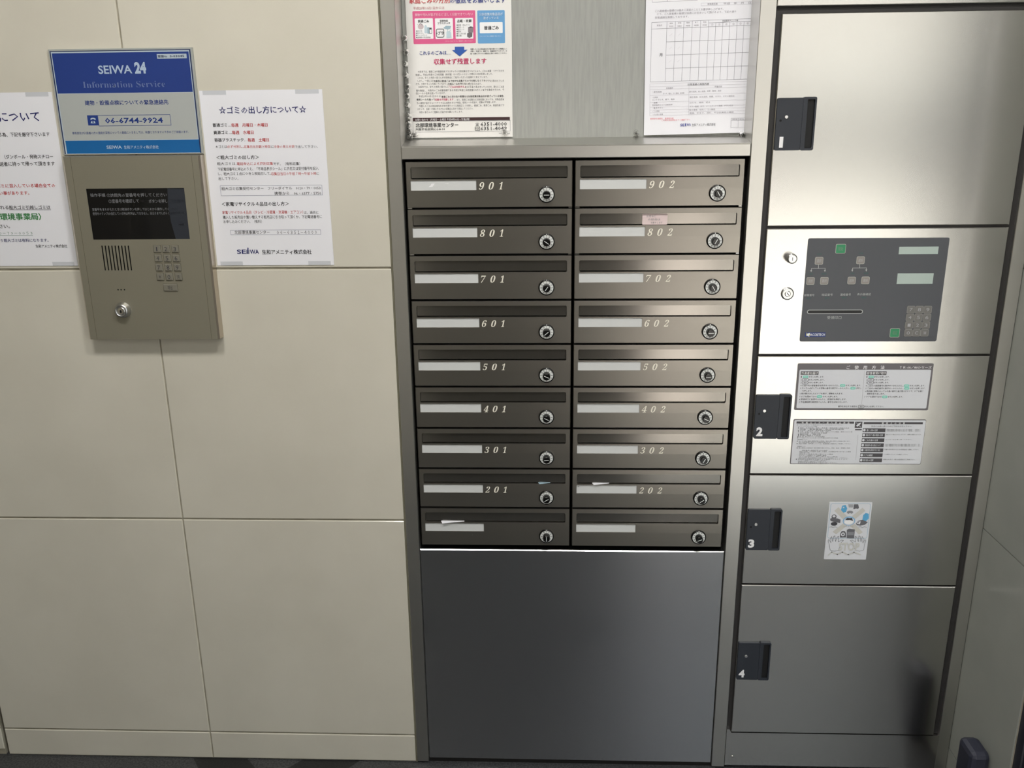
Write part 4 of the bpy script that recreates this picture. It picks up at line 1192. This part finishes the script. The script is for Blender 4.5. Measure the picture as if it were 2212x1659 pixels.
def make_mailbox(num, col, row):
    x = (-0.2445, 0.0474)[col]
    z = 1.1561 - PITCH * row
    side = ('left', 'right')[col]
    if num[0] in '12' and len(num) == 1:
        lab = ('unnumbered bronze mailbox at the foot of the left column, a leaflet corner in its slot', 'unnumbered bronze mailbox at the foot of the right column, slot empty')[col]
    else:
        lab = 'bronze mailbox numbered %s, %s column, blank white name strip and dial lock' % (num, side)
    t = thing('mailbox', lab, 'mailbox', (x, 0, z), group='mailboxes in two columns')
    # front: three bands bent at the top and the foot of the name strip
    b = MB()
    c = 0.0011
    def band(z0, z1, hole, r):
        ol = [(0, z0), (c, z0), (BW - c, z0), (BW, z0), (BW, z1), (BW - c, z1), (c, z1), (0, z1)]
        for lp, hs in (([(c, z0), (BW - c, z0), (BW - c, z1), (c, z1)], hole),):
            b.fill([lp] + ([rrect(*hole, r)] if hole else []), 0, 'bronze_paint', yfront)
        for xa, xb in ((0, c), (BW - c, BW)):
            b.add([(xa, yfront(xa, z0), z0), (xb, yfront(xb, z0), z0), (xb, yfront(xb, z1), z1), (xa, yfront(xa, z1), z1)], [(0, 1, 2, 3)], 'bronze_paint')
        for xa in (0, BW):
            b.add([(xa, yfront(xa, z0), z0), (xa, yfront(xa, z1), z1), (xa, 0.012, z1), (xa, 0.012, z0)], [(0, 1, 2, 3)], 'bronze_paint')
        if hole:
            lp = rrect(*hole, r)
            n = len(lp)
            d = 0.009 if r > 0.001 else 0.0016
            b.add([(p[0], yfront(*p), p[1]) for p in lp] + [(p[0], d, p[1]) for p in lp], [(i, (i + 1) % n, n + (i + 1) % n, n + i) for i in range(n)], 'bronze_paint')
    band(0.0, 0.0286, None, 0)
    band(0.0286, 0.0464, PLATE, 0.0005)
    band(0.0464, BH, SLOT, 0.0026)
    for zz in (0.0, BH):
        b.add([(0, yfront(0.1, zz) + 0.0012, zz), (BW, yfront(0.1, zz) + 0.0012, zz), (BW, 0.012, zz), (0, 0.012, zz)], [(0, 1, 2, 3)], 'bronze_paint')
    if len(num) == 3:
        for k, ch in enumerate(num):
            xa = (0.1262, 0.1430, 0.1606)[k]
            w = 0.0092 if ch != '1' else 0.0068
            b.text(DIG[ch], xa, 0.0298, xa + w, 0.0423, -0.0003, 'digit_white', 0, 0.28)
    elif col == 0:
        b.poly([(0.098, 0.0225), (0.1025, 0.0228), (0.1023, 0.0215), (0.0982, 0.0212)], 0.0002, 'digit_white')
    b.build('front_panel', t)
    # flap
    b = MB()
    sx0, sz0, sx1, sz1 = SLOT
    b.box(sx0 + 0.0006, sx1 - 0.0006, 0.0042, 0.0056, sz0 + 0.0017, sz1 + 0.002, 'bronze_flap')
    fl = b.build('slot_flap', t)
    # name strip
    b = MB()
    b.box(PLATE[0] - 0.001, PLATE[2] + 0.001, 0.0014, 0.0026, PLATE[1] - 0.001, PLATE[3] + 0.001, 'plate_white')
    if num == '901':
        b.poly([(0.038, 0.0345), (0.046, 0.0352), (0.050, 0.0410), (0.044, 0.0405), (0.042, 0.0370)], 0.0013, 'white')  # glare painted as a whiter patch on the strip
        b.poly([(0.065, 0.0415), (0.074, 0.0402), (0.073, 0.0412)], 0.0013, 'white')  # second, smaller painted glint
    if num == '202':
        b.poly([(0.0095, 0.0430), (0.0120, 0.0415), (0.0135, 0.0420), (0.0118, 0.0428)], 0.0013, 'dgrey')
    b.build('name_strip', t)
    # dial lock
    b = MB()
    yc = yfront(0.1, DC[1])
    b.lathe([(0.0121, -0.0034), (0.0136, -0.0034), (0.0142, -0.0026), (0.0142, yc + 0.001)], DC[0], DC[1], 'dial_black', 40, True, False)
    b.disc(DC[0], DC[1], 0.0123, 0.0123, -0.0029, 'dial_white', 40)
    b.poly([(DC[0] - 0.0011, DC[1] + 0.0141), (DC[0] + 0.0011, DC[1] + 0.0141), (DC[0], DC[1] + 0.0120)], -0.0036, 'dial_white')
    k0 = SEQ.index(TOPCH[num])
    for k in range(12):
        a = PI / 2 - 2 * PI * k / 12
        ch = SEQ[(k0 + k) % 12]
        px, pz = DC[0] + 0.0097 * math.cos(a), DC[1] + 0.0097 * math.sin(a)
        w = 0.0023 if ch != '1' else 0.0006
        b.text(ch, px - w / 2, pz - 0.0017, px + w / 2, pz + 0.0017, -0.00305, 'dial_grey', 0, 0.0, a - PI / 2)
    d = b.build('combination_dial', t)
    b = MB()
    b.lathe([(0.0056, -0.0150), (0.0062, -0.0146), (0.0066, -0.0130), (0.0072, -0.0029)], 0, 0, 'dial_black', 32)
    co, si = math.cos(math.radians(KANG[num])), math.sin(math.radians(KANG[num]))
    b.poly([(-0.0046 * co + 0.0005 * si, -0.0046 * si - 0.0005 * co), (0.0046 * co + 0.0005 * si, 0.0046 * si - 0.0005 * co), (0.0046 * co - 0.0005 * si, 0.0046 * si + 0.0005 * co), (-0.0046 * co - 0.0005 * si, -0.0046 * si + 0.0005 * co)], -0.0152, 'dial_white')
    b.build('knob', d, (DC[0], 0, DC[1]))
    # body and the pale hinge ends between the rows
    b = MB()
    b.box(0.001, BW - 0.001, 0.012, 0.27, -0.002, BH + 0.001, 'box_dark')
    b.build('body', t)
    if row < 2:
        for xa, xb in ((0.0002, 0.0085), (BW - 0.0065, BW - 0.0002)):
            b = MB()
            b.box(xa, xb, 0.0030, 0.012, -0.0030, -0.0003, 'chrome', 0.0006)
            b.build('hinge', t)
    return t


for row, fl_ in enumerate(FLOORS):
    for col in (0, 1):
        make_mailbox((fl_ + '0' + str(col + 1)) if fl_ else str(col + 1), col, row)

# papers left in slots, sticker on 802
def leaflet(label, x, z, w, drop, out, matn):
    """a paper whose corner droops out of the gap below a flap at (x, z)"""
    b = MB()
    th = 0.0005
    top = [(0, 0.0105, 0.0010), (w, 0.0105, 0.0012), (w, 0.0028, 0.0006), (0.0018, -out, -drop), (-0.001, 0.0028, 0.0004)]
    n = len(top)
    b.add(top + [(p[0], p[1], p[2] - th) for p in top], [tuple(range(n)), tuple(range(2 * n - 1, n - 1, -1))] + [(i, n + i, n + (i + 1) % n, (i + 1) % n) for i in range(n)], matn)
    return tag(b.build('leaflet', None, (x, 0, z)), label, 'leaflet', 'papers stuck in mailbox slots')


leaflet('white leaflet corner sticking out of the unnumbered mailbox in the left column', -0.2046, 1.1561 - PITCH * 8 + 0.0487, 0.044, 0.0012, 0.0042, 'paper')
leaflet('white leaflet corner sticking out of mailbox 202', 0.0860, 1.1561 - PITCH * 7 + 0.0487, 0.031, 0.0008, 0.0030, 'paper')
leaflet('grey leaflet edge poking out of the right end of mailbox slot 201', -0.0165, 1.1561 - PITCH * 7 + 0.0490, 0.022, 0.0001, 0.0020, 'bottle2')

b = MB()
b.slab(rrect(0, 0, 0.0434, 0.0188, 0.0015), [], 0.0, 0.0004, 'sticker_pink')
for s, xa, xb, zz in (('広告など', 0.007, 0.024, 0.0148), ('の投函は', 0.010, 0.031, 0.0090), ('お断りします', 0.015, 0.035, 0.0033)):
    b.text(s, xa, zz - 0.0019, xb, zz + 0.0019, -0.0001, 'grey', 0)
tag(b.build('sticker', None, (0.1643, 0.0036, 1.1561 - PITCH + 0.0485)), 'pale pink worn sticker with small writing on the flap of mailbox 802', 'sticker')

# ================================================================== papers on the board
def curl_sheet(b, w, h, matn, th=0.0003):
    b.slab(rect(0, 0, w, h), [], 0.0, th, matn)


b = MB(); curl_sheet(b, 0.1810, 0.256, 'paper_poster'); marks(b, 'poster', 0.0)
tag(b.build('notice_sheet', None, (-0.2424, BY - 0.0018, 1.2719)), 'pink and blue printed garbage collection notice pinned at the left of the notice board', 'notice', 'sheets pinned on the notice board')
b = MB(); curl_sheet(b, 0.1826, 0.256, 'paper'); marks(b, 'form', 0.0)
tag(b.build('notice_sheet', None, (0.1688, BY - 0.0040, 1.2721), (0, -0.016, 0)), 'white cleaning schedule form with an empty ruled table at the right of the board', 'notice', 'sheets pinned on the notice board')


def push_pin(x, z, tilt, label):
    prof = [(0.0042, -0.0135), (0.0047, -0.0125), (0.0047, -0.0110), (0.0030, -0.0090), (0.0026, -0.0060), (0.0038, -0.0030), (0.0050, -0.0010), (0.0048, 0.0)]
    b = MB()
    b.lathe(prof, 0, 0, 'clear_plastic', 20)
    b.disc(0, 0, 0.0048, 0.0048, 0.0, 'clear_plastic')
    t = thing('push_pin', label, 'push pin', (x, BY - 0.0025, z), (tilt, 0, tilt * 0.6), 'clear push pins')
    b.build('grip', t)
    b = MB()
    b.lathe([(0.0006, -0.008), (0.0006, 0.0010), (0.0001, 0.0080)], 0, 0, 'chrome', 8)
    b.build('needle', t)


PZ = [1.4372, 1.4155, 1.3951, 1.3761, 1.3592, 1.3439, 1.3268, 1.3081, 1.2970, 1.2855]
ORD = ['topmost', 'second', 'third', 'fourth', 'fifth', 'sixth', 'seventh', 'eighth', 'ninth', 'tenth']
for k, zz in enumerate(PZ):
    push_pin(-0.2450 + 0.0012 * math.sin(k * 2.1), zz, 0.25 * math.sin(k * 1.7), 'clear push pin, %s down the row at the left edge of the notice board' % ORD[k])
push_pin(-0.2440, 1.2745, 0.2, 'clear push pin in the lower left corner of the notice board, lowest of the row')
push_pin(0.1555, 1.2748, -0.2, 'clear push pin low on the board beside the left edge of the form')
push_pin(0.3372, 1.2745, 0.25, 'clear push pin in the lower right corner of the board under the form')
push_pin(-0.2349, 1.2788, 0.1, 'clear push pin through the lower left corner of the printed garbage notice')
push_pin(-0.0751, 1.2803, -0.1, 'clear push pin through the lower right corner of the printed garbage notice')

# ================================================================== left wall: notices, plaque, intercom
def taped_notice(key, label, x, z):
    w, h = 0.2105, 0.2970
    t = thing('notice_sheet', label, 'notice', (x, -0.0009, z), group='paper notices taped on the tiles')
    b = MB(); curl_sheet(b, w, h, 'paper'); marks(b, key, 0.0)
    b.build('sheet', t)
    for xa, za in ((0.006, h - 0.007), (w - 0.046, h - 0.007), (0.006, 0.0), (w - 0.046, 0.0)):
        b = MB(); b.box(xa, xa + 0.040, -0.00012, -0.00002, za, za + 0.007, 'tape_clear')
        b.build('tape', t)


taped_notice('notice_garbage', 'white garbage disposal notice with navy heading taped right of the intercom', -0.5898, 1.0568)
taped_notice('notice_rules', 'white notice with red and green lines taped left of the intercom', -1.0552, 1.0578)

t = thing('information_plaque', 'blue and grey emergency contact plaque fixed above the intercom', 'plaque', (-0.8372, -0.006, 1.2512))
b = MB(); b.box(0.0, 0.2450, 0.0, 0.0062, -0.0004, 0.1712, 'acrylic', 0.0006)
marks(b, 'plaque', 0.0)
b.build('face_plate', t)

# intercom
IY = -0.022
W, HH = 0.2404, 0.3232
ic = thing('intercom', 'champagne metal entrance intercom with black screen and keypad below the blue plaque', 'intercom', (-0.8330, IY, 0.9258))
b = MB()
scr = [e for e in DATA['intercom'] if e[0] == 'r' and e[5] == 'SCREEN'][0]
sl = [e for e in DATA['intercom'] if e[0] == 'slat']
slat_h = [rrect(e[1] - 0.0009, e[4] if e[4] < e[2] else e[2], e[1] + 0.0009, max(e[2], e[4]), 0.0007, 2) for e in sl]
slat_h = []
for e in sl:
    xm = (e[1] + e[3]) / 2
    slat_h.append(rrect(xm - 0.0010, e[4], xm + 0.0010, e[2], 0.0008, 2))
c = 0.0030
b.fill([rect(c, 0.0006, W - c, HH - 0.0006)] + [rect(*scr[1:5])] + slat_h, 0.0, 'champagne')
for lp, d in [(rect(*scr[1:5]), 0.0014)] + [(s_, 0.004) for s_ in slat_h]:
    n = len(lp)
    b.add([(p[0], 0, p[1]) for p in lp] + [(p[0], d, p[1]) for p in lp], [(i, (i + 1) % n, n + (i + 1) % n, n + i) for i in range(n)], 'hole')
x_ = slat_h
b.poly(rect(min(p[0] for s_ in x_ for p in s_) - 0.002, x_[0][0][1] - 0.002, max(p[0] for s_ in x_ for p in s_) + 0.002, max(p[1] for p in x_[0]) + 0.002), 0.004, 'hole')
ring = lambda k, y: [(k, y, 0.0006 if k else 0), (W - k, y, 0.0006 if k else 0), (W - k, y, HH - (0.0006 if k else 0)), (k, y, HH - (0.0006 if k else 0))]
b.add(ring(c, 0.0) + ring(0, 0.0030), [(0, 4, 5, 1), (2, 6, 7, 3)], 'champagne')
b.add(ring(c, 0.0) + ring(0, 0.0030), [(1, 5, 6, 2), (3, 7, 4, 0)], 'champagne_edge')
b.add(ring(0, 0.0030) + ring(0, 0.0216), [(k, 4 + k, 4 + (k + 1) % 4, (k + 1) % 4) for k in range(4)], 'champagne_edge')
b.add(ring(0, 0.0216), [(3, 2, 1, 0)], 'champagne')
for e in DATA['intercom']:
    if e[0] == 'seam':
        xm = (e[1] + e[3]) / 2
        b.box(xm - 0.0003, xm + 0.0003, -0.00006, 0.0, 0.0006, HH - 0.0006, 'seam')
    if e[0] == 'mic':
        b.disc(e[1], e[2], 0.0013, 0.0013, -0.0001, 'hole', 12)
b.build('housing', ic)
b = MB(); b.box(scr[1] - 0.001, scr[3] + 0.001, 0.0012, 0.003, scr[2] - 0.001, scr[4] + 0.001, 'screen')
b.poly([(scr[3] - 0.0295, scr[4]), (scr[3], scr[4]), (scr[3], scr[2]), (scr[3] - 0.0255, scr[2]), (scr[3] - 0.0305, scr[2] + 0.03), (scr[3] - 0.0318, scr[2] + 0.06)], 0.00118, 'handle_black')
marks(b, 'intercom', 0.0014)
b.build('screen', ic)
for e in DATA['intercom']:
    if e[0] in ('key', 'call'):
        w, h = (0.0062, 0.0062) if e[0] == 'key' else (0.0124, 0.0062)
        b = MB()
        b.box(e[1] - w - 0.0006, e[1] + w + 0.0006, -0.0001, 0.0, e[2] - h - 0.0006, e[2] + h + 0.0006, 'seam')
        b.box(e[1] - w, e[1] + w, -0.0022, 0.0, e[2] - h, e[2] + h, 'key_metal', 0.0010)
        s = e[3] if e[0] == 'key' else '呼出'
        tw = {'1': 0.0016}.get(s, 0.0036) if e[0] == 'key' else 0.0080
        b.text(s, e[1] - tw / 2 * (1 if e[0] != 'key' else 1.3), e[2] - 0.0037, e[1] + tw / 2 * (1 if e[0] != 'key' else 1.3), e[2] + 0.0037, -0.0023, 'dgrey', 0)
        b.build('button', ic)
    if e[0] == 'lock':
        b = MB()
        b.lathe([(0.0098, -0.0100), (0.0118, -0.0092), (0.0122, -0.0080), (0.0142, -0.0006), (0.0146, 0.0)], 0, 0, 'chrome_dull', 36, True, False)
        b.lathe([(0.0098, -0.0100), (0.0096, -0.0085), (0.0058, -0.0085), (0.0056, -0.0100)], 0, 0, 'chrome_dull', 36, True, False)
        b.disc(0, 0, 0.0057, 0.0057, -0.0100, 'chrome', 24)
        b.box(-0.0007, 0.0007, -0.0102, -0.0098, -0.0036, 0.0020, 'hole')
        b.disc(0, -0.0012, 0.0018, 0.0024, -0.01015, 'hole', 12)
        b.build('key_cylinder', ic, (e[1], 0, e[2]))

# ================================================================== parcel locker
LX0, LX1 = 0.3780, 0.7868
lk = thing('parcel_locker', 'stainless steel delivery locker with four numbered doors and a control panel', 'parcel locker', (0.3690, 0, 0))
ol = lambda b, n, par=None: b.build(n, par or lk, (-0.3690, 0, 0) if par is None else (0, 0, 0))
b = MB()
b.box(0.3690, XR - 0.001, -0.003, 0.10, 1.4713, ZT, 'stainless', 0.001)
b.box(0.7980, XR - 0.001, -0.003, 0.10, 0.0085, 1.4708, 'stainless_frame', 0.0008)
b.slab([(0.3690, 0.0085), (0.7980, 0.0085), (0.7980, 0.0880), (0.3780, 0.0880), (0.3745, 0.0960), (0.3690, 0.0960)], [], -0.0028, 0.10, 'stainless')
b.lathe([(0.0006, -0.0044), (0.0022, -0.0040), (0.0026, -0.0029)], 0.3842, 0.0300, 'chrome', 14)
b.box(0.3690, XR - 0.001, 0.02, 0.12, 0.001, 0.0080, 'box_dark')
ol(b, 'casing')
b = MB()
b.box(0.3690, 0.7980, 0.0035, 0.030, 0.0890, 1.4710, 'rubber')
b.box(0.3690, 0.7980, 0.0005, 0.0035, 1.4685, 1.4710, 'rubber_black')
ol(b, 'gasket')


def plate_handle(door, num, hz0, hz1, nz, nx0=0.3838):
    b = MB()
    hx0, hx1 = 0.3796, 0.4438
    px = 0.4225
    b.slab(rrect(hx0, hz0, px, hz1, 0.0030), [], -0.0065, -0.003, 'handle_black')
    b.slab(rrect(px - 0.0006, hz0 - 0.0003, hx1, hz1 + 0.0012, 0.0030), [rrect(0.4290, hz0 + 0.0032, 0.4410, hz1 - 0.0025, 0.0016)], -0.0075, -0.003, 'handle_black')
    b.poly(rect(0.4285, hz0 + 0.003, 0.4415, hz1 - 0.002), -0.0031, 'handle_hole')
    w = 0.0062 if num == '1' else 0.0116
    b.text(num, nx0 + (0.0035 if num == '1' else 0), nz, nx0 + w + (0.0035 if num == '1' else 0), nz + 0.0176, -0.0067, 'white', 3)
    h = b.build('handle', door)
    b = MB(); b.lathe([(0.0026, -0.0082), (0.0031, -0.0076), (0.0032, -0.0064)], 0, 0, 'chrome_dull', 18)
    if num != '4':
        b.disc(-0.0090, -0.0058, 0.0020, 0.0020, -0.0066, 'hole', 14)
    b.build('indicator', door, (0.3958, 0, nz + 0.0493))
    return h


DOORS = [('1', 1.1205, 1.4604, 1.2466, 1.3306, 1.2511), ('2', 0.6615, 0.8888, 0.7324, 0.8162, 0.7374), ('3', 0.4312, 0.6585, 0.5055, 0.5894, 0.5103), ('4', 0.0895, 0.4280, 0.2172, 0.3012, 0.2224)]
for num, z0, z1, h0, h1, nz in DOORS:
    b = MB()
    b.box(LX0, LX1, -0.003, 0.02, z0, z1, 'stainless', 0.0012)
    d = b.build('door', lk, (-0.3690, 0, 0))
    d['label'] = 'stainless locker door numbered %s' % num
    plate_handle(d, num, h0, h1, nz)

b = MB(); b.box(LX0, LX1, -0.003, 0.02, 0.8922, 1.1158, 'stainless', 0.0012)
cp = b.build('control_panel', lk, (-0.3690, 0, 0))
cp['label'] = 'stainless panel with dark overlay, displays and keypad'
PXO, PZO = 0.4496, 0.9161
PW, PH = 0.2396, 0.1831
b = MB(); b.slab(rrect(0, 0, PW, PH, 0.0030), [], 0.0, 0.0006, 'overlay'); marks(b, 'panel', 0.0)
b.build('overlay', cp, (PXO, -0.0036, PZO))


def soft_key(x, z, w, h, face, edge, txt, nm, tcol='white'):
    b = MB()
    b.slab(rrect(-w, -h, w, h, 0.0022, 3), [], -0.0010, 0.0, edge)
    b.poly(rrect(-w + 0.0008, -h + 0.0008, w - 0.0008, h - 0.0008, 0.0017, 3), -0.0011, face)
    if txt:
        tw = min(w * 0.62, 0.0012 + 0.0014 * len(txt))
        b.text(txt, -tw, -h * 0.42, tw, h * 0.42, -0.0012, tcol, 0)
    b.build(nm, cp, (PXO + x, -0.0036, PZO + z))


nb = 0
for e in DATA['panel']:
    if e[0] == 'gbtn':
        soft_key(e[1], e[2], 0.0086, 0.0082, 'btn_green', 'btn_edge', ('開始', '確認')[nb], 'button', 'greygreen'); nb += 1
    elif e[0] == 'wbtn':
        soft_key(e[1], e[2], 0.0070, 0.0066, 'btn_grey', 'btn_edge', '選択', 'button', 'lgrey')
    elif e[0] == 'nkey':
        soft_key(e[1], e[2], 0.0070, 0.0066, 'keygrey', 'keyedge', e[3], 'button', 'lgrey')
    elif e[0] == 'lcd':
        b = MB(); b.box(e[1], e[3], -0.0006, 0.0, e[2], e[4], 'lcd')
        b.build('display', cp, (PXO, -0.0036, PZO))
b = MB()
b.lathe([(0.0066, -0.0190), (0.0082, -0.0182), (0.0086, -0.0165), (0.0090, -0.0032)], 0, 0, 'chrome_dull', 32)
b.lathe([(0.0048, -0.0192), (0.0044, -0.0191)], 0, 0, 'chrome', 24)
b.box(-0.0006, 0.0006, -0.0196, -0.0191, -0.0030, 0.0030, 'grey')
b.build('lock_cylinder', cp, (0.4214, 0, 1.0660))
b = MB()
b.lathe([(0.0090, -0.0062), (0.0108, -0.0056), (0.0112, -0.0032)], 0, 0, 'chrome_dull', 32)
b.lathe([(0.0040, -0.0070), (0.0050, -0.0066), (0.0052, -0.0061)], 0, 0, 'chrome', 24)
b.line([(-0.0016, 0.0020), (0.0018, -0.0022)], 0.0013, -0.0072, 'hole')
b.build('lock_cylinder', cp, (0.4214, 0, 1.0027))

# plates and sticker on doors 2 and 3
for key, x, z, w, h, lab in (('placard_use', 0.4501, 0.7871, 0.2400, 0.0884, 'grey framed how-to-use placard with mint marks on locker door 2, upper of two'),
                             ('placard_caution', 0.4509, 0.6815, 0.2387, 0.0879, 'thin bordered caution placard with seven dark tabs on locker door 2, lower of two')):
    b = MB(); b.slab(rrect(0, 0, w, h, 0.0022, 4), [], 0.0, 0.0006, 'pbord'); marks(b, key, 0.0)
    tag(b.build('placard', None, (x, -0.0037, z)), lab, 'placard', 'instruction placards on locker door 2')
b = MB(); b.slab(rrect(0, 0, 0.0795, 0.1195, 0.0012, 3), [], 0.0, 0.0004, 'pwh'); marks(b, 'stop', 0.0)
tag(b.build('warning_sticker', None, (0.5306, -0.0035, 0.4857)), 'white picture sticker with two raised hands on locker door 3', 'sticker')

# ================================================================== foot of the right wall
b = MB()
b.box(0.7850, XR - 0.0005, -0.1550, -0.0985, 0.0005, 0.1660, 'stopper')
o = b.build('door_stopper', None, bevel=0.010)
tag(o, 'dark block door stopper standing against the right wall', 'door stopper')
